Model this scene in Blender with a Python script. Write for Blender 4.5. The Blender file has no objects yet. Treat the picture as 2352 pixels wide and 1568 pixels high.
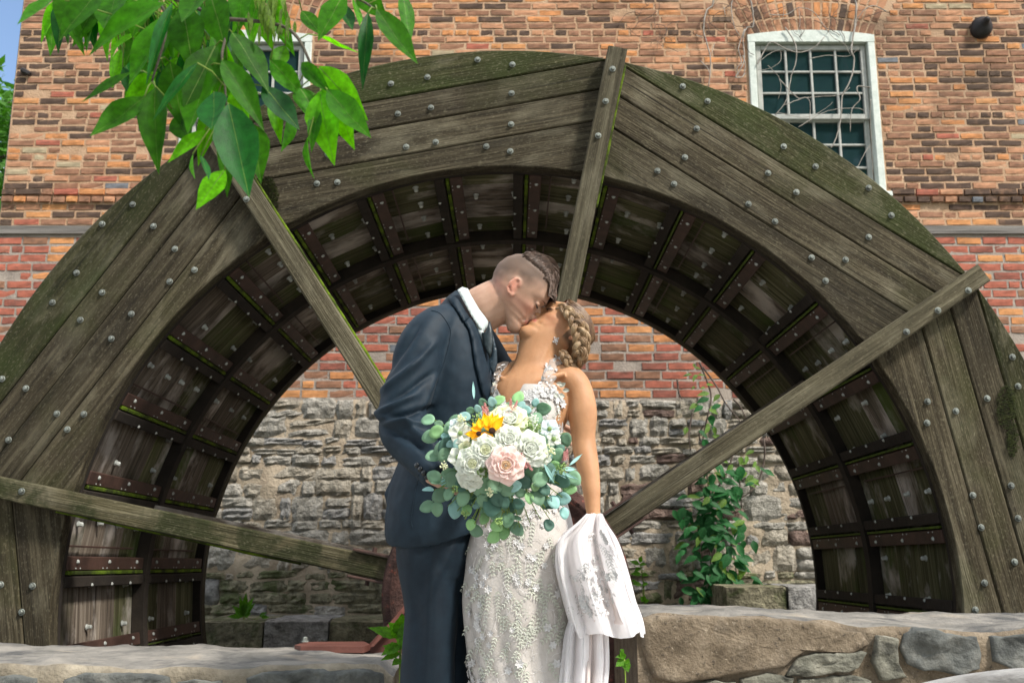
import bpy, bmesh, math, random
from math import sin, cos, pi, radians, sqrt, atan2, exp, tan, hypot
from mathutils import Vector, Matrix, noise
from mathutils.bvhtree import BVHTree
from mathutils.geometry import delaunay_2d_cdt
random.seed(7)
SC = bpy.context.scene
COL = SC.collection
# ---------------------------------------------------------------- camera, sky, sun, exposure
CAMZ = 0.8; PITCH = 0.213094; FPX = 2356.19; CX, CY = 1176, 784
cd = bpy.data.cameras.new('camera'); cam = bpy.data.objects.new('camera', cd); COL.objects.link(cam)
cam.location = (0, 0, CAMZ); cam.rotation_euler = (pi/2 + PITCH, 0, 0)
cd.sensor_width = 36; cd.lens = FPX/2352*36; cd.clip_start = .05; cd.clip_end = 500
cd.dof.use_dof = True; cd.dof.focus_distance = 2.9; cd.dof.aperture_fstop = 8
SC.camera = cam
SUN_EL, SUN_AZ = radians(48), radians(50)      # azimuth from behind the camera towards its right
w = bpy.data.worlds.new('World'); SC.world = w; w.use_nodes = True
nt = w.node_tree; nt.nodes.clear()
wo = nt.nodes.new('ShaderNodeOutputWorld'); bg = nt.nodes.new('ShaderNodeBackground'); sky = nt.nodes.new('ShaderNodeTexSky')
sky.sky_type = 'NISHITA'; sky.sun_disc = False; sky.sun_elevation = SUN_EL; sky.sun_rotation = pi - SUN_AZ
tc = nt.nodes.new('ShaderNodeTexCoord'); nz = nt.nodes.new('ShaderNodeTexNoise'); nz.inputs['Scale'].default_value = 3.7; nz.inputs['Detail'].default_value = 7
cr = nt.nodes.new('ShaderNodeValToRGB'); cr.color_ramp.elements[0].position = .36; cr.color_ramp.elements[1].position = .54
mx = nt.nodes.new('ShaderNodeMix'); mx.data_type = 'RGBA'; mx.inputs['B'].default_value = (7.0, 7.2, 7.5, 1)
nt.links.new(tc.outputs['Generated'], nz.inputs['Vector']); nt.links.new(nz.outputs['Fac'], cr.inputs['Fac'])
nt.links.new(cr.outputs['Color'], mx.inputs['Factor']); nt.links.new(sky.outputs['Color'], mx.inputs['A'])
nt.links.new(mx.outputs['Result'], bg.inputs['Color']); bg.inputs['Strength'].default_value = .115
nt.links.new(bg.outputs['Background'], wo.inputs['Surface'])
sd = bpy.data.lights.new('sun', 'SUN'); sun = bpy.data.objects.new('sun', sd); COL.objects.link(sun)
sd.energy = 2.5; sd.angle = radians(8); sd.color = (1, .95, .87)
sdir = Vector((sin(SUN_AZ)*cos(SUN_EL), -cos(SUN_AZ)*cos(SUN_EL), sin(SUN_EL)))
sun.rotation_euler = sdir.to_track_quat('Z', 'Y').to_euler(); sun.location = sdir*30
SC.view_settings.view_transform = 'Standard'; SC.view_settings.look = 'None'; SC.view_settings.gamma = 1
SC.view_settings.use_curve_mapping = False; SC.view_settings.exposure = 1.03

# ---------------------------------------------------------------- helpers
def P(X, Y, y):
    """point seen at photo position X, Y (2352 wide), standing at distance y in front of the camera"""
    a = (X-CX)/FPX; b = (CY-Y)/FPX
    dy = cos(PITCH) - b*sin(PITCH); dz = sin(PITCH) + b*cos(PITCH); t = y/dy
    return Vector((a*t, y, CAMZ + dz*t))
def raydir(X, Y):
    return P(X, Y, 1.0) - Vector((0, 0, CAMZ))
def proj(v):
    x, y, z = v[0], v[1], v[2]-CAMZ
    dep = y*cos(PITCH) + z*sin(PITCH); up = z*cos(PITCH) - y*sin(PITCH)
    return CX + FPX*x/dep, CY - FPX*up/dep
def pxm(y, Y=900): return y/FPX*1.02        # metres covered by one photo pixel at distance y
def mk(name, V, Fc, m=None, parent=None, smooth=True, midx=None, ss=None):
    me = bpy.data.meshes.new(name); me.from_pydata([tuple(v) for v in V], [], Fc)
    if m is not None:
        for k in (m if isinstance(m, (list, tuple)) else [m]): me.materials.append(k)
    if midx: me.polygons.foreach_set('material_index', midx)
    if smooth: me.polygons.foreach_set('use_smooth', [True]*len(me.polygons))
    me.update()
    o = bpy.data.objects.new(name, me); COL.objects.link(o)
    if parent: o.parent = parent
    if ss:
        s = o.modifiers.new('s', 'SUBSURF'); s.levels = s.render_levels = ss
    return o
def inst(name, me, parent=None, loc=(0, 0, 0), rot=(0, 0, 0), scale=(1, 1, 1)):
    o = bpy.data.objects.new(name, me); COL.objects.link(o); o.parent = parent
    o.location = loc; o.rotation_euler = rot; o.scale = scale
    return o
def tag(o, label=None, cat=None, group=None, kind=None):
    if label: o['label'] = label
    if cat: o['category'] = cat
    if group: o['group'] = group
    if kind: o['kind'] = kind
    return o
def empty(name, loc, label, cat, group=None):
    o = bpy.data.objects.new(name, None); COL.objects.link(o); o.location = loc
    o.empty_display_size = .1
    return tag(o, label, cat, group)
class MB:
    """collects shapes into one mesh"""
    def __init__(s): s.V = []; s.F = []; s.M = []
    def add(s, V, F, mi=0):
        n = len(s.V); s.V += [Vector(v) for v in V]; s.F += [[i+n for i in f] for f in F]; s.M += [mi]*len(F)
    def box(s, c, d, R=None, mi=0, ch=0):
        x, y, z = d[0]/2, d[1]/2, d[2]/2
        if ch:
            V = []
            for sx in (-1, 1):
                for sy in (-1, 1):
                    for sz in (-1, 1):
                        V += [(sx*(x-ch), sy*(y-ch), sz*z), (sx*(x-ch), sy*y, sz*(z-ch)), (sx*x, sy*(y-ch), sz*(z-ch))]
            bm = bmesh.new(); vs = [bm.verts.new(v) for v in V]; r = bmesh.ops.convex_hull(bm, input=vs)
            bmesh.ops.dissolve_limit(bm, angle_limit=.01, verts=bm.verts, edges=bm.edges)
            bm.verts.index_update(); V = [v.co.copy() for v in bm.verts]; F = [[v.index for v in f.verts] for f in bm.faces]; bm.free()
        else:
            V = [Vector((sx*x, sy*y, sz*z)) for sx in (-1, 1) for sy in (-1, 1) for sz in (-1, 1)]
            F = [[0, 1, 3, 2], [4, 6, 7, 5], [0, 4, 5, 1], [2, 3, 7, 6], [0, 2, 6, 4], [1, 5, 7, 3]]
        if R is not None: V = [R @ v for v in V]
        c = Vector(c); s.add([v + c for v in V], F, mi)
    def tube(s, pts, rad, n=6, mi=0, closed=True):
        V, F = tube(pts, rad, n, closed); s.add(V, F, mi)
    def obj(s, name, m, parent=None, smooth=False, ss=None):
        return mk(name, s.V, s.F, m, parent, smooth, s.M, ss)
def catmull(pts, k=6):
    """smooth interpolation of lists of floats"""
    out = []; n = len(pts)
    for i in range(n-1):
        p0 = pts[max(0, i-1)]; p1 = pts[i]; p2 = pts[i+1]; p3 = pts[min(n-1, i+2)]
        for j in range(k):
            t = j/k
            out.append([.5*((2*b)+(-a+c)*t+(2*a-5*b+4*c-d)*t*t+(-a+3*b-3*c+d)*t**3) for a, b, c, d in zip(p0, p1, p2, p3)])
    out.append(list(pts[-1])); return out
def tube(pts, rad, n=6, closed=True, flat=None, up=None):
    """tube along pts; rad number, list, or list of (a,b)"""
    pts = [Vector(p) for p in pts]; m = len(pts)
    if not isinstance(rad, (list, tuple)): rad = [rad]*m
    V = []; F = []; prev = Vector(up) if up else None
    for i, p in enumerate(pts):
        t = (pts[min(i+1, m-1)] - pts[max(i-1, 0)])
        if t.length < 1e-9: t = Vector((0, 0, 1))
        t.normalize()
        if prev is None: prev = t.orthogonal()
        a = prev - t*prev.dot(t)
        if a.length < 1e-6: a = t.orthogonal()
        a.normalize(); b = t.cross(a)
        if not up: prev = a
        r = rad[i]; ra, rb = (r if isinstance(r, (list, tuple)) else (r, r))
        for k in range(n):
            an = 2*pi*k/n; V.append(p + a*(ra*cos(an)) + b*(rb*sin(an)))
    for i in range(m-1):
        for k in range(n):
            F.append([i*n+k, i*n+(k+1) % n, (i+1)*n+(k+1) % n, (i+1)*n+k])
    if closed: F.append(list(range(n))[::-1]); F.append([(m-1)*n+k for k in range(n)])
    return V, F
def fbm(v, s=1.0, o=4): return noise.fractal(Vector(v)*s, 1.0, 2.0, o)
def lerp(a, b, t): return a+(b-a)*t
def interp(tab, x):
    if x <= tab[0][0]: return tab[0][1]
    for (a, u), (b, v) in zip(tab, tab[1:]):
        if x <= b:
            t = (x-a)/(b-a); t = t*t*(3-2*t)*.5 + t*.5; return u+(v-u)*t
    return tab[-1][1]

# ---------------------------------------------------------------- materials
def mat(name, cols, scale=4, stretch=(1, 1, 1), rough=.8, bump=.3, bscale=None, bstretch=None, bdist=.01, coord='Object', patches=(),
        randval=0.0, attrs=(), sss=0, spec=.4, metal=0, trans=0, detail=6, sheen=0, alpha=1, transl=0, wave=None, coat=0):
    m = bpy.data.materials.new(name); m.use_nodes = True; nt = m.node_tree; N = nt.nodes; L = nt.links
    b = N['Principled BSDF']
    if coord == 'World':
        g = N.new('ShaderNodeNewGeometry'); vec = g.outputs['Position']
    else:
        t = N.new('ShaderNodeTexCoord'); vec = t.outputs['Object']
        oi = N.new('ShaderNodeObjectInfo'); ad = N.new('ShaderNodeVectorMath'); ad.operation = 'MULTIPLY_ADD'
        cb = N.new('ShaderNodeCombineXYZ')
        for i in range(3): L.new(oi.outputs['Random'], cb.inputs[i])
        L.new(cb.outputs[0], ad.inputs[0]); ad.inputs[1].default_value = (37, 91, 53); L.new(vec, ad.inputs[2]); vec = ad.outputs[0]
    def mapped(st):
        mp = N.new('ShaderNodeMapping'); mp.inputs['Scale'].default_value = st; L.new(vec, mp.inputs['Vector']); return mp.outputs[0]
    def nzn(sc, st, det=6, dist=0):
        n = N.new('ShaderNodeTexNoise'); n.inputs['Scale'].default_value = sc; n.inputs['Detail'].default_value = det
        n.inputs['Roughness'].default_value = .62; n.inputs['Distortion'].default_value = dist
        L.new(mapped(st), n.inputs['Vector']); return n.outputs['Fac']
    r = N.new('ShaderNodeValToRGB'); el = r.color_ramp.elements
    while len(el) < len(cols): el.new(.5)
    for e, (p, c) in zip(el, cols): e.position = p; e.color = (*c, 1)
    L.new(nzn(scale, stretch, detail), r.inputs['Fac']); colr = r.outputs['Color']
    def mixin(colr, fac, c, mode='MIX'):
        x = N.new('ShaderNodeMix'); x.data_type = 'RGBA'; x.blend_type = mode
        L.new(fac, x.inputs['Factor']); L.new(colr, x.inputs['A']); x.inputs['B'].default_value = (*c, 1); return x.outputs['Result']
    for pt in patches:   # (colour, scale, stretch, lo, hi, amount)
        c, sc, st, lo, hi, am = pt
        q = N.new('ShaderNodeMapRange'); q.inputs['From Min'].default_value = lo; q.inputs['From Max'].default_value = hi; q.inputs['To Max'].default_value = am
        L.new(nzn(sc, st, 8, .3), q.inputs['Value']); colr = mixin(colr, q.outputs[0], c)
    for at, c in attrs:
        A = N.new('ShaderNodeAttribute'); A.attribute_name = at
        colr = mixin(colr, A.outputs['Fac'], c)
    if randval:
        oi2 = N.new('ShaderNodeObjectInfo'); mr = N.new('ShaderNodeMapRange'); mr.inputs['To Min'].default_value = 1-randval; mr.inputs['To Max'].default_value = 1+randval
        L.new(oi2.outputs['Random'], mr.inputs['Value']); hs = N.new('ShaderNodeHueSaturation'); L.new(colr, hs.inputs['Color']); L.new(mr.outputs[0], hs.inputs['Value']); colr = hs.outputs[0]
    L.new(colr, b.inputs['Base Color'])
    b.inputs['Roughness'].default_value = rough; b.inputs['Specular IOR Level'].default_value = spec; b.inputs['Metallic'].default_value = metal
    if sss: b.inputs['Subsurface Weight'].default_value = sss; b.inputs['Subsurface Radius'].default_value = (.012, .005, .003); b.inputs['Subsurface Scale'].default_value = 1
    if sheen: b.inputs['Sheen Weight'].default_value = sheen; b.inputs['Sheen Roughness'].default_value = .4
    if coat: b.inputs['Coat Weight'].default_value = coat
    if alpha < 1: b.inputs['Alpha'].default_value = alpha
    if bump:
        bp = N.new('ShaderNodeBump'); bp.inputs['Strength'].default_value = bump; bp.inputs['Distance'].default_value = bdist
        if wave:
            wv = N.new('ShaderNodeTexWave'); wv.inputs['Scale'].default_value = wave; wv.inputs['Distortion'].default_value = 3; wv.inputs['Detail'].default_value = 3
            L.new(vec, wv.inputs['Vector']); L.new(wv.outputs['Fac'], bp.inputs['Height'])
        else: L.new(nzn(bscale or scale*4, bstretch or stretch, 8), bp.inputs['Height'])
        L.new(bp.outputs[0], b.inputs['Normal'])
    if transl:
        tr = N.new('ShaderNodeBsdfTranslucent'); ms = N.new('ShaderNodeMixShader'); ms.inputs[0].default_value = transl
        hs = N.new('ShaderNodeHueSaturation'); hs.inputs['Value'].default_value = 1.8; hs.inputs['Saturation'].default_value = 1.15; L.new(colr, hs.inputs['Color']); L.new(hs.outputs[0], tr.inputs['Color'])
        L.new(b.outputs[0], ms.inputs[1]); L.new(tr.outputs[0], ms.inputs[2]); L.new(ms.outputs[0], N['Material Output'].inputs['Surface'])
    return m
U = (1, 1, 1)
soot = ((.035, .03, .028), 9, (1, 1, 2), .50, .66, .75)
def brickmat(n, c, s=1.0, pt=()):
    d = tuple(k*.78 for k in c); l = tuple(min(1, k*1.25) for k in c)
    return mat(n, [(.3, d), (.5, c), (.72, l)], scale=14, rough=.92, bump=.45, bscale=45, bdist=.005, coord='World', patches=list(pt)+[((.085, .06, .045), 1.4, (1, 1, 1.6), .53, .72, .62), ((.50, .36, .24), 2.3, U, .60, .74, .4)], spec=.2)
BR = {
 'orange': brickmat('brick_orange', (.56, .245, .10), pt=[((.16, .09, .06), 10, (1, 1, 3), .52, .7, .6)]),
 'salmon': brickmat('brick_salmon', (.50, .255, .145), pt=[((.2, .12, .08), 12, (1, 1, 3), .52, .7, .5)]),
 'brown': brickmat('brick_brown', (.30, .155, .095), pt=[((.12, .08, .06), 12, (1, 1, 3), .5, .68, .6), ((.42, .24, .14), 7, U, .6, .75, .6)]),
 'dark': brickmat('brick_dark', (.10, .066, .05), pt=[((.28, .16, .1), 9, U, .56, .7, .7)]),
 'red': brickmat('brick_red', (.40, .13, .085), pt=[((.2, .09, .07), 12, (1, 1, 3), .52, .68, .6)]),
 'deepred': brickmat('brick_deepred', (.30, .105, .075), pt=[((.13, .07, .055), 12, (1, 1, 3), .5, .66, .6)]),
 'buff': brickmat('brick_buff', (.42, .34, .22)),
 'slate': brickmat('brick_slate', (.16, .17, .185)),
 'bright': brickmat('brick_bright', (.58, .27, .11), pt=[((.3, .12, .05), 14, (1, 1, 3), .55, .7, .6)]),
}
BRL = list(BR.values()); BRI = {k: i for i, k in enumerate(BR)}
M_mortar_up = mat('mortar_upper', [(.35, (.42, .255, .15)), (.6, (.54, .36, .23))], scale=5, rough=.95, bump=.8, bscale=60, coord='World', patches=[((.10, .07, .05), 1.4, (1, 1, 1.6), .53, .72, .6)])
M_mortar_lo = mat('mortar_lower', [(.35, (.27, .225, .19)), (.6, (.40, .335, .28))], scale=6, rough=.95, bump=.8, bscale=60, coord='World')
M_mortar_st = mat('mortar_stone', [(.35, (.33, .26, .185)), (.6, (.50, .41, .30))], scale=5, rough=.95, bump=.9, bscale=40, bdist=.02, coord='World')
def stonemat(n, a, b, extra=()):
    return mat(n, [(.34, a), (.56, b), (.75, tuple(min(1, k*1.35) for k in b))], scale=16, rough=.92, bump=1, bscale=34, bdist=.045, coord='World', spec=.25,
               patches=[((.05, .048, .04), 13, (1, 1, 1.6), .56, .68, .75)] + list(extra))
STN = [stonemat('stone_grey', (.23, .215, .18), (.44, .41, .355)), stonemat('stone_buff', (.24, .21, .16), (.46, .41, .33)),
       stonemat('stone_blue', (.19, .185, .175), (.38, .365, .34)),
       stonemat('stone_mossy', (.12, .11, .07), (.29, .265, .175), [((.06, .09, .02), 6, U, .5, .62, .7)]),
       stonemat('stone_rust', (.12, .075, .06), (.24, .17, .14))]
def woodmat(n, a, b, c, pts, bump=.7):
    return mat(n, [(.3, a), (.5, b), (.72, c)], scale=6, stretch=(.30, 9, 9), rough=.88, bump=bump, bscale=12, bstretch=(.4, 16, 16), bdist=.014, spec=.25, randval=.2, detail=8, patches=pts + [((.006, .005, .003), 2.2, (.12, 26, 26), .63, .68, .8), ((.016, .014, .007), 1.1, (.8, 1.6, 1.6), .54, .74, .6)])
lich = ((.25, .22, .145), 130, (.45, 1, 1), .54, .70, .42)
lich2 = ((.25, .225, .155), 3.2, (.8, 2, 2), .52, .72, .5)
moss = ((.035, .05, .01), 3.2, (.8, 1, 1.4), .52, .68, .75)
darkp = ((.022, .017, .010), 3.5, (.5, 2, 2), .55, .70, .7)
W_rim = woodmat('oak_rim', (.017, .013, .007), (.048, .038, .021), (.125, .105, .066), [lich2, darkp, ((.040, .046, .010), 1.6, U, .52, .68, .5), lich])
W_rimg = woodmat('oak_rim_mossy', (.012, .013, .004), (.032, .031, .010), (.075, .070, .030), [lich2, moss, ((.03, .04, .008), 2.5, U, .42, .6, .7), lich])
W_spoke = woodmat('oak_spoke', (.038, .032, .017), (.088, .075, .045), (.19, .17, .11), [lich2, darkp, lich])
W_spokem = woodmat('oak_spoke_mossy', (.03, .027, .012), (.09, .077, .04), (.2, .175, .105), [lich2, ((.02, .026, .006), 5, U, .46, .58, .85), lich])
W_sole = woodmat('oak_sole', (.05, .037, .028), (.165, .132, .10), (.34, .29, .235), [((.62, .56, .50), 2.6, (.8, 1.2, 1.2), .50, .62, .75), ((.03, .042, .008), 1.6, U, .56, .68, .6), darkp])
W_soleg = woodmat('oak_sole_mossy', (.03, .031, .012), (.095, .092, .042), (.22, .21, .12), [((.55, .50, .44), 2.8, (.8, 1, 1), .54, .64, .7), ((.055, .095, .01), 2.2, U, .52, .64, .7)])
M_ring = mat('oak_ring_dark', [(.3, (.010, .007, .005)), (.7, (.035, .026, .018))], scale=6, rough=.9, bump=.5)
M_mossy = mat('moss_strip', [(.3, (.09, .14, .01)), (.6, (.20, .31, .015)), (.8, (.32, .46, .04))], scale=20, rough=.95, bump=1, bscale=90, transl=.3, patches=[((.025, .03, .008), 7, U, .44, .58, .85)])
M_rust = mat('painted_steel', [(.3, (.030, .016, .012)), (.6, (.075, .038, .028)), (.8, (.11, .06, .045))], scale=8, rough=.62, bump=.2, bscale=60)
M_rusthub = mat('rusty_iron', [(.3, (.028, .014, .011)), (.55, (.075, .034, .026)), (.78, (.15, .075, .06))], scale=14, rough=.9, bump=1, bscale=70, bdist=.012,
                patches=[((.035, .045, .01), 4, U, .56, .68, .7), ((.30, .08, .05), 28, U, .60, .70, .6)])
M_redsteel = mat('red_oxide_steel', [(.3, (.085, .03, .022)), (.6, (.15, .055, .04)), (.8, (.2, .085, .065))], scale=7, rough=.55, bump=.25, bscale=70)
M_bolt = mat('galvanised_bolt', [(.3, (.13, .14, .12)), (.7, (.28, .30, .27))], scale=60, rough=.5, bump=.2, metal=.55, spec=.5, randval=.2)
M_bolti = mat('sparkle_bolt', [(.3, (.34, .36, .33)), (.7, (.62, .64, .6))], scale=60, rough=.45, bump=.1, metal=.15, randval=.3)  # lighter than the outer bolts: sparkle put into the colour
M_paint = mat('window_paint', [(.3, (.50, .56, .50)), (.6, (.66, .70, .64))], scale=14, rough=.6, bump=.25, bscale=60, coord='World')
M_sash = mat('sash_paint', [(.3, (.33, .34, .31)), (.6, (.46, .46, .42))], scale=14, rough=.6, bump=.2, coord='World')
M_glass = bpy.data.materials.new('window_glass'); M_glass.use_nodes = True
_b = M_glass.node_tree.nodes['Principled BSDF']; _b.inputs['Base Color'].default_value = (.016, .038, .042, 1); _b.inputs['Roughness'].default_value = .04; _b.inputs['Specular IOR Level'].default_value = .85
M_iron = mat('cast_iron', [(.3, (.018, .016, .017)), (.7, (.05, .045, .045))], scale=12, rough=.55, bump=.3, metal=.3)
M_timber = mat('grey_timber', [(.3, (.10, .09, .08)), (.6, (.23, .21, .19))], scale=6, stretch=(.2, 5, 5), rough=.9, bump=.6, bscale=18, coord='World')
M_twig = mat('dry_twig', [(.3, (.22, .19, .16)), (.7, (.46, .42, .37))], scale=20, rough=.9, bump=.2)
M_twigd = mat('dark_twig', [(.3, (.06, .045, .035)), (.7, (.16, .12, .10))], scale=20, rough=.9, bump=.2)
M_soil = mat('soil', [(.3, (.03, .024, .016)), (.7, (.08, .065, .045))], scale=4, rough=1, bump=1, coord='World')
M_grass = mat('grass_ground', [(.3, (.025, .04, .01)), (.7, (.07, .09, .03))], scale=3, rough=1, bump=1, bscale=40, coord='World')
def leafmat(n, c, transl=.4, rough=.5, var=.25, spec=.2, k=.5):
    return mat(n, [(.3, tuple(x*k for x in c)), (.6, c), (.8, tuple(min(1, x*1.35) for x in c))], scale=9, rough=rough, bump=.15, bscale=50, transl=transl, randval=var, spec=spec)
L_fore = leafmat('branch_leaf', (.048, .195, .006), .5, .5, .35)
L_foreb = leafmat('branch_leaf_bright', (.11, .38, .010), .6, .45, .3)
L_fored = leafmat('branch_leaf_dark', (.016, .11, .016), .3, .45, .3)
L_vein = leafmat('leaf_vein', (.16, .28, .05), .3, .5, .1)
L_vine = leafmat('creeper_leaf', (.03, .14, .04), .3, .5, .3)
L_viney = leafmat('creeper_leaf_pale', (.15, .27, .05), .35, .5, .3)
L_weed = leafmat('weed_leaf', (.10, .27, .02), .4, .5, .25)
L_tree = leafmat('tree_leaf', (.075, .20, .03), .35, .5, .3)
M_bark = mat('bark', [(.3, (.05, .04, .03)), (.7, (.14, .12, .09))], scale=6, stretch=(3, 3, .5), rough=.95, bump=1)
# ---------------------------------------------------------------- setting: ground, pit
D1 = 4.59; WD = 8.1                      # front of the wheel, face of the mill wall
def sheet(name, rects, z, m, kind='structure'):
    V = []; F = []
    for x0, x1, y0, y1 in rects:
        n = len(V); V += [(x0, y0, z), (x1, y0, z), (x1, y1, z), (x0, y1, z)]; F.append([n, n+1, n+2, n+3])
    return tag(mk(name, V, F, m, smooth=False), kind=kind)
sheet('ground', [(-200, 200, -200, 4.15), (-200, 200, WD, 300), (-200, -3.3, 4.15, WD), (3.3, 200, 4.15, WD)], 0, M_grass)
M_bounce = mat('pale_bounce', [(.3, (.30, .28, .25)), (.7, (.44, .41, .37))], scale=3, rough=.95, bump=.6, bscale=30, coord='World')
sheet('bounce_sheet', [(-7, 7, -7, 4.1)], .006, M_bounce)  # unseen pale sheet, added to bounce light up into the wheel
M_pitf = mat('pit_gravel', [(.3, (.16, .14, .12)), (.7, (.30, .27, .23))], scale=5, rough=1, bump=1, coord='World')
pv = [(-3.3, 4.15), (3.3, 4.15), (3.3, WD+.02), (-3.3, WD+.02)]
V = [(x, y, 0) for x, y in pv] + [(x, y, -2.1) for x, y in pv]
tag(mk('wheel_pit', V, [[0, 1, 5, 4], [1, 2, 6, 5], [2, 3, 7, 6], [3, 0, 4, 7], [4, 5, 6, 7]], M_pitf, smooth=False), kind='structure')

# ---------------------------------------------------------------- mill building
mill = empty('mill_building', (0, WD, 0), 'old brick mill wall on a rubble stone base behind the wooden water wheel', 'building')
XL, XR, ZT = -4.25, 5.6, 6.4
Z_ST = 2.086; Z_B0, Z_B1 = 3.455, 3.53; Z_LEDGE = 3.716
WINS = [(2.028, 3.119, 3.77, 5.27), (-2.81, -1.723, 3.77, 5.27)]
def body():
    m = MB(); y = .004
    xs = [XL] + sorted([a for w_ in WINS for a in w_[:2]]) + [XR]
    def q(x0, x1, z0, z1, mi): m.add([(x0, y, z0), (x1, y, z0), (x1, y, z1), (x0, y, z1)], [[0, 1, 2, 3]], mi)
    q(XL, XR, Z_ST-.2, Z_B1, 1)
    for i in range(len(xs)-1):
        if i % 2 == 0: q(xs[i], xs[i+1], Z_B1, ZT, 0)
        else: q(xs[i], xs[i+1], Z_B1, 3.77, 0); q(xs[i], xs[i+1], 5.27, ZT, 0)
    m.add([(XL, y, -.1), (XL, 7, -.1), (XL, 7, ZT), (XL, y, ZT)], [[0, 1, 2, 3]], 0)
    m.add([(XR, y, -.1), (XR, 7, -.1), (XR, 7, ZT), (XR, y, ZT)], [[0, 1, 2, 3]], 0)
    m.add([(XL, y, ZT), (XR, y, ZT), (XR, 7, ZT), (XL, 7, ZT)], [[0, 1, 2, 3]], 0)
    o = m.obj('wall_core', [M_mortar_up, M_mortar_lo], mill)
    # bumpy mortar bed between the stones
    nx, nz_ = 190, 60; V = []; F = []
    for j in range(nz_+1):
        for i in range(nx+1):
            x = lerp(XL, XR, i/nx); z = lerp(-.1, Z_ST, j/nz_)
            V.append((x, -.012 - .02*fbm((x, 0, z), 3.0) - .012*fbm((x, 3, z), 12) + (.03 if j == nz_ else 0), z))
    for j in range(nz_):
        for i in range(nx): a = j*(nx+1)+i; F.append([a, a+1, a+nx+2, a+nx+1])
    mk('mortar', V, F, M_mortar_st, mill)
body()
def brick_mesh(L, H, D, seed, mats=None):
    """brick with worn, slightly uneven front (front towards -y)"""
    r = random.Random(seed); m = MB(); e = .004
    nx, nz_ = 3, 2; V = []; F = []
    j = lambda s: r.uniform(-s*.8, s*.8)
    for k in range(nz_+1):
        for i in range(nx+1):
            edge = i in (0, nx) or k in (0, nz_)
            u = (i/nx-.5)*(L-2*e); v = (k/nz_-.5)*(H-2*e)
            V.append((u+j(.0035), -D + (.002 if edge else 0) + j(.003), v+j(.0035)))
    n0 = len(V); ring = [k*(nx+1) for k in range(nz_+1)][::-1]
    idx = [(i, 0) for i in range(nx+1)] + [(nx, k) for k in range(1, nz_+1)] + [(i, nz_) for i in range(nx-1, -1, -1)] + [(0, k) for k in range(nz_-1, 0, -1)]
    for k in range(nz_):
        for i in range(nx): a = k*(nx+1)+i; F.append([a, a+1, a+nx+2, a+nx+1])
    for i, k in idx:
        V.append(((i/nx-.5)*L + j(.001), .02, (k/nz_-.5)*H + j(.001)))
    N = len(idx)
    for t in range(N):
        a = idx[t][1]*(nx+1)+idx[t][0]; b = idx[(t+1) % N][1]*(nx+1)+idx[(t+1) % N][0]
        F.append([b, a, n0+t, n0+(t+1) % N])
    return V, F
BM = {}
for ty, L in (('s', .2), ('h', .096)):
    for s in range(6): BM[ty, s] = brick_mesh(L, .054, .0, s*3+(ty == 'h'))
BMESH = {}
def brick_data(ty, s, c):
    k = (ty, s, c)
    if k not in BMESH:
        me = bpy.data.meshes.new('brick'); me.from_pydata(*[BM[ty, s][0], [], BM[ty, s][1]]); me.materials.append(BR[c]); BMESH[k] = me
    return BMESH[k]
rb = random.Random(11)
def zone_colour(x, z, hdr, low):
    n = fbm((x*.8, 2, z*1.3), 1.0, 3); q = rb.random()
    if low:
        if z > 3.53: low = False
        else:
            if q < .38: return 'red'
            if q < .60: return 'deepred'
            if q < .78: return 'brown'
            if q < .93: return 'orange'
            return 'bright' if q < .985 else 'slate'
    dk = .27 + .6*max(0, n+.12)
    if -4.3 < x < -2.9 and z > 4.25: dk = .62
    if 3.95 < x < 4.3 and 4.2 < z < 5.2: dk = .85
    if abs(z-3.86) < .07 or abs(z-3.74) < .03: dk = .72 if (x < -2 or x > 2.9) else .3
    if -3.3 > x and 4.0 < z < 4.25 and q < .35: return 'buff'
    if q < dk: return 'dark' if rb.random() < .55 else 'brown'
    q = rb.random()
    if x > 0: 
        if q < .30: return 'brown'
        if q < .72: return 'salmon'
        if q < .88: return 'orange'
        if q < .93: return 'bright'
        return ('buff', 'slate', 'red')[int(rb.random()*3)]
    if q < .20: return 'brown'
    if q < .55: return 'salmon'
    if q < .84: return 'orange'
    if q < .91: return 'red'
    if q < .95: return 'bright'
    return 'slate' if q < .97 else 'buff'
WC = P(1176, 784, D1); WCX, WCZ = -.0207, CAMZ - .02899*D1
def occluded(x, z):
    X, Y = proj((x, WD, z))
    if not (-15 < X < 2365 and -12 < Y < 1560): return True
    # wheel: outer front rim against rear inner rim
    p = (Vector((x, WD, z-CAMZ)))
    a = p*(D1/WD); ro = hypot(a.x-WCX, a.z+CAMZ-WCZ) < 2.57
    b = p*(1.4956*D1/WD); ri = hypot(b.x-WCX, b.z+CAMZ-WCZ) < 1.96
    if ro and not ri: return True
    if 900 < X < 1340 and Y > 740: return True
    if Y > 1480: return True
    if 250 < X < 700 and Y < 260: return True
    return False
def arch_zone(x, z, w_):
    cx = (w_[0]+w_[1])/2; cz = w_[3]-1.17
    if z < w_[3]: return False
    r = hypot(x-cx, z-cz); an = abs(atan2(x-cx, z-cz))
    return an < radians(29) and r < 1.17+.50
def blocked(x0, x1, z):
    for w_ in WINS:
        if z < w_[3]+.02 and z > w_[2]-.03 and x1 > w_[0]-.01 and x0 < w_[1]+.01: return (w_[0]-.012, w_[1]+.012)
        if arch_zone((x0), z, w_) or arch_zone(x1, z, w_) or arch_zone((x0+x1)/2, z, w_):
            cx = (w_[0]+w_[1])/2; hw = (z-(w_[3]-1.17))*tan(radians(27)); return (cx-hw, cx+hw)
    return None
bricks = []          # (x, z, L, H, type, colour, proud)
z = Z_ST + .002; row = 0
rows = []
while z < Z_B0-.03: rows.append((z, .0752, True)); z += .0752
z = Z_B1 + .004
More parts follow.
